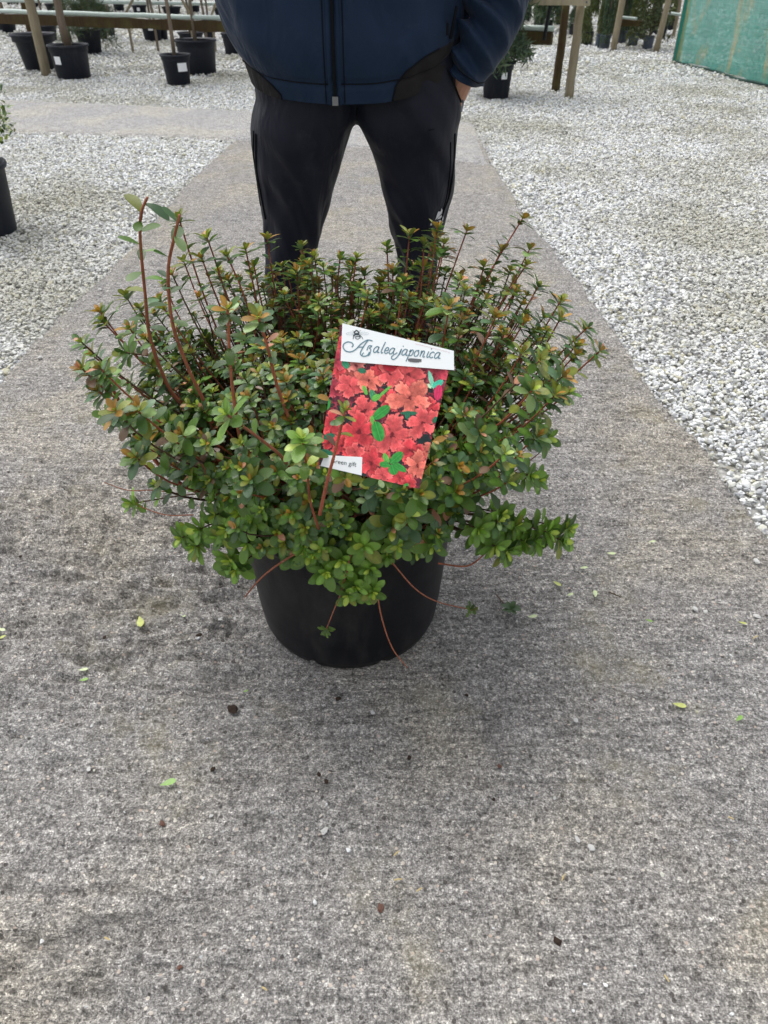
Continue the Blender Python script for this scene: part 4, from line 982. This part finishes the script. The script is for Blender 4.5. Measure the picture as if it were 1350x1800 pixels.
def on_front(x, z, off=.0015):
    """jacket surface point with world x and height z, front side"""
    lo, hi = -PI, 0.0
    for _ in range(40):
        m_ = (lo+hi)/2; zh = zhem(m_); p = JS(m_, (z-zh)/(1.60-zh), off)
        if p.x < x: lo = m_
        else: hi = m_
    return p
zx = on_front(float(W(590, 180, 1.71).x), .93).x
zrow = lambda x0, z0, z1, off, n=60: [on_front(x0, z0+(z1-z0)*k/n, off) for k in range(n+1)]
pl = [zrow(zx+dx, .905, 1.56, o_) for dx, o_ in ((-.013, .001), (-.0075, .003), (-.005, .0015), (.005, .0015), (.0075, .003), (.013, .001))]
MB().grid([list(r_) for r_ in zip(*pl)]).build('zip_placket', M['jacket'], jk, True)
MB().tube(zrow(zx, .912, 1.56, .003), .0035, 8).build('zip', M['seam'], jk, True)
tz = MB()
for k in range(150):
    p = on_front(zx, .915+.0043*k, .0055); tz.box(p, (.0026, .0012, .0009))
tz.build('zip_teeth', M['seam'], jk)
p = on_front(zx, .913, .006); MB().box(p, (.006, .003, .008)).build('zip_stop', M['metal'], jk)
for dx in (-.019, .019): MB().tube(zrow(zx+dx, .908, 1.5, .0005), .0011, 5).build('seam', M['seam'], jk)
hm = []
for k in range(261):
    th = 2*PI*k/260; hm.append(JS(th, .036/(1.6-zhem(th)), .0003))
MB().tube(hm, .0016, 5).build('seam', M['seam'], jk)
for cf in (curveR, curveL): MB().tube([on_front(float(cf(z)), z, .0008) for z in np.linspace(.912, 1.0 if cf is curveR else .985, 24)], .0018, 6).build('seam', M['seam'], jk)
pk = [W(803, 10, 1.74), W(797, 40, 1.74), W(792, 68, 1.745)]; MB().tube(pk, .003, 6).build('pocket_zip', M['seam'], jk)
MB().tube([W(787, 40, 1.72), W(786, 62, 1.72)], .0025, 6).build('zip_pull', M['seam'], jk)
MB().lathe([(.078, 1.58), (.08, 1.60), (.074, 1.66), (.070, 1.66), (.07, 1.6)], (-.085, YP, 0), 32).build('collar', M['jacket'], jk, True)
# sleeves
def sleeve(cp, rad, seed, folds, name='sleeve', flat=1.0):
    P = catmull(cp, 14); n = len(P); R = np.interp(np.linspace(0, 1, n), np.linspace(0, 1, len(rad)), rad); rows = []; up = Vector((0, -1, 0))
    for i, p in enumerate(P):
        p = Vector(p); t = (Vector(P[min(i+1, n-1)])-Vector(P[max(i-1, 0)])).normalized(); a = t.cross(up).normalized(); b = a.cross(t).normalized(); row = []
        for k in range(64):
            q_ = 2*PI*k/64; s = i/n*10
            f = 1.0-1.8*abs(math.sin(s*3.3+1.7*math.sin(q_+seed)+seed))**.7+.5*math.sin(s*6.3-1.4*q_+seed*2)
            w_ = folds*f*(.5+.5*math.sin(q_*1.0+seed)) if i < n-5 else folds*.25*f
            row.append(p+a*(R[i]+w_)*math.cos(q_)+b*(R[i]*flat+w_)*math.sin(q_))
        rows.append(row)
    # turn the cuff in
    l = rows[-1]; c = sum(l, Vector())/len(l); rows.append([c+(q_-c)*.90 for q_ in l]); c2 = c-(Vector(P[-1])-Vector(P[-4])).normalized()*.05; rows.append([c2+(q_-c)*.85 for q_ in l])
    return MB().grid(rows, True).build(name, M['jacket'], jk, True), rows
wr_c = W(811, 136, 1.80); el = W(872, -22, 1.82)
cpR = [(.09, YP, 1.47), (.155, YP+.0, 1.40), (.19, YP-.0, 1.28), (.215, YP-.01, 1.17), tuple(el+Vector((.004, 0, .0))), tuple(el.lerp(wr_c, .38)+Vector((.012, -.01, 0))), tuple(el.lerp(wr_c, .75)+Vector((.004, -.01, 0))), tuple(wr_c)]
sl, srow = sleeve(cpR, [.085, .08, .072, .068, .066, .062, .054, .043], 1.3, .0165)
MB().tube([Vector(p)*1.0 for p in srow[-9]]+[srow[-9][0]], .0015, 5).build('cuff_seam', M['seam'], sl)
cpL = [(-.27, YP+.01, 1.46), (-.33, YP+.02, 1.38), (-.355, YP+.03, 1.25), (-.350, YP+.06, 1.15), (-.28, YP+.15, 1.12), (-.18, YP+.20, 1.10), (-.10, YP+.2, 1.09)]
sleeve(cpL, [.085, .078, .07, .062, .055, .05, .044], 2.3, .009)
# body (one skinned surface: head, neck, trunk, arms with hands, legs with feet)
def body():
    V, E, R = [], [], []
    def v(p, r, par=None):
        V.append(tuple(p)); R.append(r if isinstance(r, tuple) else (r, r))
        if par is not None: E.append((par, len(V)-1))
        return len(V)-1
    hx = -.085
    pel = v((-.065, YP+.01, 1.0), (.09, .05)); a = v((-.07, YP, 1.06), (.13, .09), pel); b = v((-.08, YP, 1.22), (.14, .095), a); c = v((hx, YP, 1.40), (.15, .09), b); nk = v((hx, YP+.005, 1.54), .055, c)
    n2 = v((hx, YP-.005, 1.60), .055, nk); jaw = v((hx, YP-.02, 1.66), (.062, .078), n2); hd_ = v((hx, YP-.005, 1.74), (.075, .092), jaw); cr = v((hx, YP+.005, 1.80), (.06, .075), hd_)
    v((hx, YP-.118, 1.70), .012, jaw)
    sR = v((.08, YP, 1.45), .06, c); e1 = v((.20, YP, 1.2), .045, sR); e2 = v(tuple(el), .040, e1); wr = v(tuple(wr_c), (.026, .03), e2)
    hb = Vector(W(778, 196, 1.85)); hnd = v(tuple(Vector(wr_c).lerp(hb, .75)), (.022, .036), wr)
    for k in range(4): 
        f1 = v(tuple(hb+Vector((-.016+.002*k, -.03+.02*k, -.035-.004*(k in (1, 2))))), .0095, hnd); v(tuple(hb+Vector((-.026, -.03+.02*k, -.07-.008*(k in (1, 2))))), .008, f1)
    t1 = v(tuple(Vector(wr_c).lerp(hb, .5)+Vector((-.012, -.045, -.01))), .011, hnd); v(tuple(Vector(wr_c).lerp(hb, .9)+Vector((-.02, -.058, -.02))), .009, t1)
    sL = v((-.25, YP, 1.45), .06, c); f1 = v((-.35, YP+.03, 1.2), .042, sL); f2 = v((-.345, YP+.07, 1.13), .038, f1); f3 = v((-.08, YP+.2, 1.09), (.03, .026), f2); f4 = v((-.02, YP+.2, 1.08), (.034, .018), f3)
    for k in range(4): g1 = v((.03, YP+.2, 1.108-.02*k), .0095, f4); v((.06, YP+.185, 1.102-.018*k), .008, g1)
    g1 = v((-.02, YP+.185, 1.125), .011, f4); v((.012, YP+.18, 1.14), .009, g1)
    for s_, kx, ax in ((-1, float(W(510, 480).x), float(W(508, 480).x)), (1, float(W(732, 480).x), float(W(735, 480).x))):
        h = v((-.062+s_*.105, YP, .84), .06, pel); k_ = v((kx, YP-.005, .5), .030, h); an = v((ax, YP+.02, .1), .026, k_); v((ax+s_*.02, YP-.14, .045), (.035, .028), an)
    me = bpy.data.meshes.new('body'); me.from_pydata(V, E, []); o = link('body', me, M['skin'], man)
    o.modifiers.new('skin', 'SKIN'); 
    for i, r_ in enumerate(R): me.skin_vertices[0].data[i].radius = r_
    me.skin_vertices[0].data[0].use_root = True
    ss = o.modifiers.new('sub', 'SUBSURF'); ss.levels = 2; ss.render_levels = 2
    return o
bd_ = body()
# face, ears, hair, boots
fc = MB()
for s_ in (-1, 1): fc.lathe([(.001, .012), (.009, .008), (.012, 0), (.009, -.008), (.001, -.012)], (-.085+s_*.03, YP-.088, 1.735), 12)
fc.build('eyes', M['tag'], man, True)
ea = MB()
for s_ in (-1, 1): ea.tube([(-.085+s_*.078, YP, 1.76), (-.085+s_*.088, YP+.012, 1.745), (-.085+s_*.084, YP+.008, 1.715), (-.085+s_*.074, YP, 1.705)], [.008, .011, .009, .006], 8)
ea.build('ears', M['skin'], man, True)
MB().tube([(-.11, YP-.096, 1.675), (-.085, YP-.104, 1.672), (-.06, YP-.096, 1.675)], [.003, .006, .003], 8).build('mouth', M['skin'], man, True)
hr = MB(); hr.grid([[(-.085+.088*math.cos(a)*math.sin(p_), YP+.012+.108*math.sin(a)*math.sin(p_), 1.745+.105*math.cos(p_)) for a in [2*PI*k/32 for k in range(32)]] for p_ in [.01, .3, .6, .9, 1.15, 1.35, 1.5]], True)
for i, v_ in enumerate(hr.v):
    if v_[1] < YP-.05 and v_[2] < 1.80: hr.v[i] = (v_[0]*.9-.0085, v_[1]+.05, 1.80)
hr.build('hair', M['hair'], man, True)
for s_, ax in ((-1, float(W(508, 480).x)), (1, float(W(735, 480).x))):
    rows = []
    for (y_, hw_, hh) in [(.10, .03, .05), (.08, .042, .075), (.03, .045, .10), (-.03, .045, .085), (-.09, .05, .065), (-.14, .05, .055), (-.18, .04, .04), (-.195, .015, .025)]:
        rows.append([(ax+s_*.012+hw_*math.cos(a), YP+y_, max(.002, hh*.5+hh*.55*math.sin(a))) for a in [2*PI*k/16 for k in range(16)]])
    MB().grid(rows, True, True).build('boot', M['shoe'], man, True)
# details laid on the trousers
dg = bpy.context.evaluated_depsgraph_get(); ev = tr.evaluated_get(dg); me_ = ev.to_mesh(); mw = tr.matrix_world
bv = BVHTree.FromPolygons([mw @ v.co for v in me_.vertices], [tuple(p.vertices) for p in me_.polygons])
def hit(px_, py_, off=.001):
    d = ray(px_, py_).normalized(); h = bv.ray_cast(C0, d)
    if h[0] is None: return None
    return h[0]+h[1]*off
def surf_tube(pts, r_, name, mat, off=.0005, par=None):
    P = [hit(*p, off) for p in catmull([(a, b) for a, b in pts], 6)]; P = [p for p in P if p is not None]
    if len(P) > 2: return MB().tube(P, r_, 6).build(name, M[mat], par or tr, True)
surf_tube([(450, 235), (451, 290), (457, 330), (463, 362), (467, 385)], .0028, 'side_zip', 'seam')
surf_tube([(446, 230), (446, 280), (452, 325), (459, 362)], .002, 'seam', 'seam')
surf_tube([(799, 235), (797, 290), (790, 340), (779, 372), (772, 400)], .0025, 'side_zip', 'seam')
surf_tube([(792, 250), (791, 300), (785, 345), (776, 375)], .0015, 'seam', 'seam')
surf_tube([(786, 122), (796, 145), (806, 170), (811, 182)], .0025, 'pocket_edge', 'seam')
surf_tube([(753, 229), (764, 227)], .0012, 'stitch_mark', 'seam')
surf_tube([(628, 190), (627, 205)], .0015, 'seam', 'seam')
MB().tube([W(813, 176, 1.77), W(814, 182, 1.765), W(811, 196, 1.76)], .0022, 6).build('zip_pull', M['metal'], tr)
def decal(poly, name='emblem'):
    P = [hit(a/16.875+740, b/16.875+330, .0012) for a, b in poly]
    if all(p is not None for p in P): 
        return MB().add(P, [tuple(range(len(P)))]).build(name, M['reflect'], tr)
for poly in ([(500, 700), (575, 700), (600, 600), (625, 650), (630, 755), (600, 760), (520, 850), (470, 900), (410, 955)], [(495, 885), (600, 800), (610, 850), (560, 910), (470, 935)],
             [(640, 800), (655, 880), (640, 960), (560, 1010), (520, 1000), (510, 970), (590, 940), (620, 870)], [(350, 1060), (440, 1000), (490, 1000), (480, 1060), (400, 1060)], [(265, 1110), (290, 1030), (325, 1075), (310, 1110)], [(520, 1025), (600, 1010), (640, 985), (600, 1060), (530, 1060)]): decal(poly)

# ------------------------------------------------------------------ small potted shrub at the left edge
ls = empty('potted_shrub', atZ(-35, 420)); tag(ls, 'small leggy shrub with pale green leaves in a black pot at the left edge', 'potted shrub')
c = atZ(-42, 418); c.y += .15; dep = float(project(c)[2]); Rr = .165
Hs = atY(0, 285, c.y-.05).z
MB().lathe([(.001, .004), (Rr*.82, 0), (Rr*.83, .005), (Rr*.97, Hs-.03), (Rr*1.04, Hs-.028), (Rr*1.07, Hs-.015), (Rr*1.04, Hs), (Rr*.98, Hs-.004), (Rr*.93, Hs-.08)], (c.x, c.y, -.012), 56).build('pot', M['potfar'], ls, True)
MB().lathe([(.001, Hs-.05), (Rr*.95, Hs-.055)], (c.x, c.y, -.012), 24).build('soil', M['soil'], ls)
sv, sf, scol = [], [], []; k = 0; r_ = random.Random(4)
for i in range(120):
    an = r_.uniform(0, 6.28); rr = .255*math.sqrt(r_.random()); tip = Vector((c.x+rr*math.cos(an)*1.0, c.y+rr*math.sin(an), Hs+r_.uniform(.12, .36)))
    P = [Vector((c.x, c.y, Hs-.06)), Vector((c.x+rr*.3*math.cos(an), c.y+rr*.3*math.sin(an), Hs+.05)), tip]; P = catmull(P, 5)
    if i < 24: MB().tube(P, [.004-.003*j/(len(P)-1) for j in range(len(P))], 5).build('stem', M['bark'], ls, True)
    for j in range(16):
        p = np.array(tip)+np.array([r_.gauss(0, .018) for _ in range(3)])+np.array((0, 0, -.05*r_.random())); d = np.array([r_.gauss(0, 1), r_.gauss(0, 1), r_.gauss(.5, .6)])
        t = r_.randrange(4); V = V0[t]@frame(d/np.linalg.norm(d), np.array((0, 0, 1.))).T*.034*r_.uniform(.7, 1.2)+p
        sv.append(V); sf.append(F0+k); k += nv; cc = np.array(GREEN[r_.choice(['yellow', 'mid', 'olive', 'pale', 'dark'])])*r_.uniform(.8, 1.3); scol.append(np.tile(cc, (nv, 1)))
me = np_mesh('foliage', np.concatenate(sv), np.concatenate(sf), np.concatenate(scol)); smooth_me(me); me.materials.append(M['leaf']); o = link('foliage', me, None, ls); o['kind'] = 'stuff'

# ------------------------------------------------------------------ litter on the concrete
def path_z(x, y): return .002
def ground_leaf(px_, py_, length, ang, col, label, curl=.15, group='fallen leaves on the concrete'):
    p = atZ(px_, py_, .004); V, F = leaf_template(1, .45, .15, -curl*.3); me = np_mesh('fallen_leaf', V*length, F, np.ones((len(V), 3))); smooth_me(me); me.materials.append(M['leaf'])
    o = bpy.data.objects.new('fallen_leaf', me); sc.collection.objects.link(o); o.location = p-Vector((math.cos(ang)*length/2, math.sin(ang)*length/2, -.002)); o.rotation_euler = (rd.uniform(-.15, .15), rd.uniform(-.1, .05), ang); o.color = (*col, 1)
    return tag(o, label, 'leaf', group)
YG, PG, BG_ = (.42, .46, .13), (.50, .58, .34), (.20, .36, .08)
for (x, y, L, a, c_, lb) in [(247, 1094, .034, -1.2, YG, 'largest yellow green fallen leaf, left of the pot'), (322, 1082, .018, -.9, PG, 'small pale round leaf between the yellow leaf and the pot'),
    (147, 1178, .018, .1, PG, 'upper of two narrow pale leaves left on the path'), (148, 1196, .017, .2, BG_, 'lower of two narrow leaves left on the path'), (4, 1108, .018, -.4, PG, 'pale leaf at the left photo edge'), (3, 1122, .018, .6, YG, 'yellow curled leaf at the left photo edge'),
    (296, 1377, .027, .35, BG_, 'fresh green fallen leaf alone in front of the pot'), (979, 1027, .022, -.9, YG, 'thin yellow leaf above the round pale one'), (1002, 1046, .016, .4, PG, 'round pale leaf near the fallen sprig'), (1046, 1045, .022, 1.4, PG, 'upright oval pale leaf right of the sprig'),
    (936, 1085, .020, .1, PG, 'pale leaf just right of the fallen sprig'), (1026, 999, .018, .1, PG, 'pale leaf behind the oval one'), (1074, 974, .02, -.2, PG, 'farther pale narrow leaf'), (1146, 953, .018, .2, PG, 'farthest pale leaf right of the shrub'),
    (1194, 1241, .024, -.4, YG, 'yellowish curled leaf low on the right'), (1299, 1264, .018, .6, BG_, 'small dark green leaf near the right edge'), (1305, 1096, .016, -.4, YG, 'tiny cream leaf beside the white chips'), (1141, 1092, .015, -.5, BG_, 'tiny green leaf left of the white chips'), (432, 1216, .010, .5, BG_, 'tiny green leaf fragment in front of the pot')]:
    ground_leaf(x, y, L, a, c_, lb)
# sprig
sg = empty('fallen_sprig', atZ(902, 1080)); tag(sg, 'broken azalea sprig with dark green leaves lying right of the pot', 'sprig')
P = [atZ(872, 1045, .004), atZ(885, 1060, .006), atZ(898, 1072, .010)]; mb = MB().tube(P, .0014, 5); me = mb.mesh('stem'); a_ = me.color_attributes.new('Col', 'FLOAT_COLOR', 'POINT'); a_.data.foreach_set('color', np.tile((.1, .05, .03, 1), (len(mb.v), 1)).astype(np.float32).ravel()); link('stem', me, M['stem'], sg, True)
for k in range(8):
    an = k*.8+.3; V, F = TPL[k % 4]; me = leaf_mesh(k % 4); o = bpy.data.objects.new('leaf', me); sc.collection.objects.link(o); o.parent = sg; o.matrix_parent_inverse = sg.matrix_basis.inverted()
    R = frame(np.array((math.cos(an), math.sin(an), .35+.5*(k % 2))), np.array((0, 0, 1.))); o.matrix_basis = Matrix([[*(R[i]*.022), P[-1][i]] for i in range(3)]+[[0, 0, 0, 1]]); o.color = (.035, .075, .022, 1)
# clods, chips
def lump(name, px_, py_, s_, col, label, cat, seed, group, flat=.6, stretch=1.3):
    r_ = random.Random(seed); bm = bmesh.new(); bmesh.ops.create_icosphere(bm, subdivisions=2, radius=.5)
    for v_ in bm.verts: v_.co = Vector((v_.co.x*stretch, v_.co.y, v_.co.z*flat))*r_.uniform(.68, 1.15)
    me = bpy.data.meshes.new(name); bm.to_mesh(me); bm.free(); s_ *= .82; me.transform(Matrix.Scale(s_, 4)); me.materials.append(col)
    o = bpy.data.objects.new(name, me); sc.collection.objects.link(o); o.location = atZ(px_, py_, s_*flat*.3); o.rotation_euler = (0, 0, r_.uniform(0, 3)); return tag(o, label, cat, group)
M['clod'] = plain('damp_compost', (.03, .018, .012), .9, .3, 80, .6); M['redstone'] = plain('red_brown_stone', (.10, .045, .03), .7, .4, 40, .3); M['chip'] = plain('white_chip', (.46, .455, .44), .8, .3, 50, .2); M['straw'] = plain('straw', (.45, .36, .18), .8, .2)
for i, (x, y, s_, lb) in enumerate([(409, 1246, .022, 'largest dark compost clod in front of the pot'), (594, 1228, .012, 'compost crumb below the pot front'), (719, 1332, .010, 'small dark crumb at mid path'), (561, 1361, .009, 'small dark crumb left of centre'), (573, 1374, .010, 'crumb beside the small left of centre one'), (374, 1352, .010, 'dark crumb right of the green leaf'),
     (285, 1448, .012, 'reddish crumb below the green leaf'), (980, 1654, .014, 'round dark crumb low on the right'), (878, 1347, .009, 'faint brown crumb right of centre'), (820, 1222, .008, 'crumb right of the pot'), (36, 978, .009, 'brown crumb at far left by the ridges'), (868, 1405, .007, 'tiny crumb near the centre right'), (184, 1120, .010, 'dark crumb left of the pot'), (350, 1116, .012, 'mottled crumb near the yellow leaf')]):
    lump('compost_crumb', x, y, s_, M['redstone'] if i in (6, 8) else M['clod'], lb, 'crumb', i, 'compost crumbs on the concrete')
for i, (x, y, s_, m, lb) in enumerate([(669, 1596, .013, 'redstone', 'flat red brown pebble at the lower centre'), (316, 1700, .008, 'redstone', 'little red pebble at the lower left'), (1222, 1070, .014, 'chip', 'left of the pair of white chips'), (1240, 1075, .012, 'chip', 'right of the pair of white chips'), (1330, 1083, .015, 'chip', 'white chip near the right photo edge'), (1330, 986, .016, 'chip', 'pale chip by the gravel at right'), (389, 1088, .013, 'chip', 'white chip left of the pot foot'), (413, 1087, .009, 'chip', 'small white chip nearest the pot foot'), (655, 1252, .010, 'chip', 'pale pebble in front of the pot'), (1012, 1266, .011, 'chip', 'grey white pebble at centre right'), (570, 1460, .013, 'chip', 'cream lump flush in the concrete'), (1040, 1490, .013, 'chip', 'white smear stone low right'), (1015, 1475, .010, 'chip', 'upper white smear stone low right'), (156, 1352, .010, 'chip', 'grey white pebble at left'), (908, 1092, .006, 'chip', 'tiny white chip under the sprig'), (371, 1434, .007, 'chip', 'tiny white pebble left of centre'), (70, 628, .020, 'chip', 'stray gravel stone on the path edge at left'), (176, 508, .018, 'chip', 'stray gravel stone left of the bare stem'), (1186, 1366, .006, 'chip', 'tiny white pebble right'), (975, 1403, .006, 'chip', 'tiny white pebble below centre right')]):
    lump('pebble', x, y, s_, M[m], lb, 'pebble', 100+i, 'pebbles on the concrete', .5, 1.4)
for i, (x, y, L, a, lb) in enumerate([(697, 1500, .012, .7, 'upper straw fleck low in the middle'), (700, 1546, .013, .1, 'middle straw fleck low in the middle'), (737, 1564, .011, .5, 'straw fleck right of the red pebble'), (990, 1542, .012, 1.0, 'straw fleck low right of centre'), (1328, 1120, .016, .5, 'tan wood chip at the right edge'), (1285, 1438, .009, -.6, 'straw fleck far right'), (1172, 1720, .010, -1.2, 'straw fleck near the bottom right'), (465, 1738, .009, -.5, 'straw fleck near the bottom left'), (1080, 1045, .03, -.7, 'thin brown twig beside the oval pale leaf'), (188, 1650, .010, -.4, 'straw fleck at the lower left')]):
    p = atZ(x, y, .004); d = Vector((math.cos(a), math.sin(a), .05))*L/2
    tag(MB().tube([p-d, p+Vector((0, 0, .001)), p+d], [.0010, .0015, .0009], 5).build('straw_fleck', M['straw' if i != 8 else 'postdark']), lb, 'straw', 'straw flecks on the concrete')
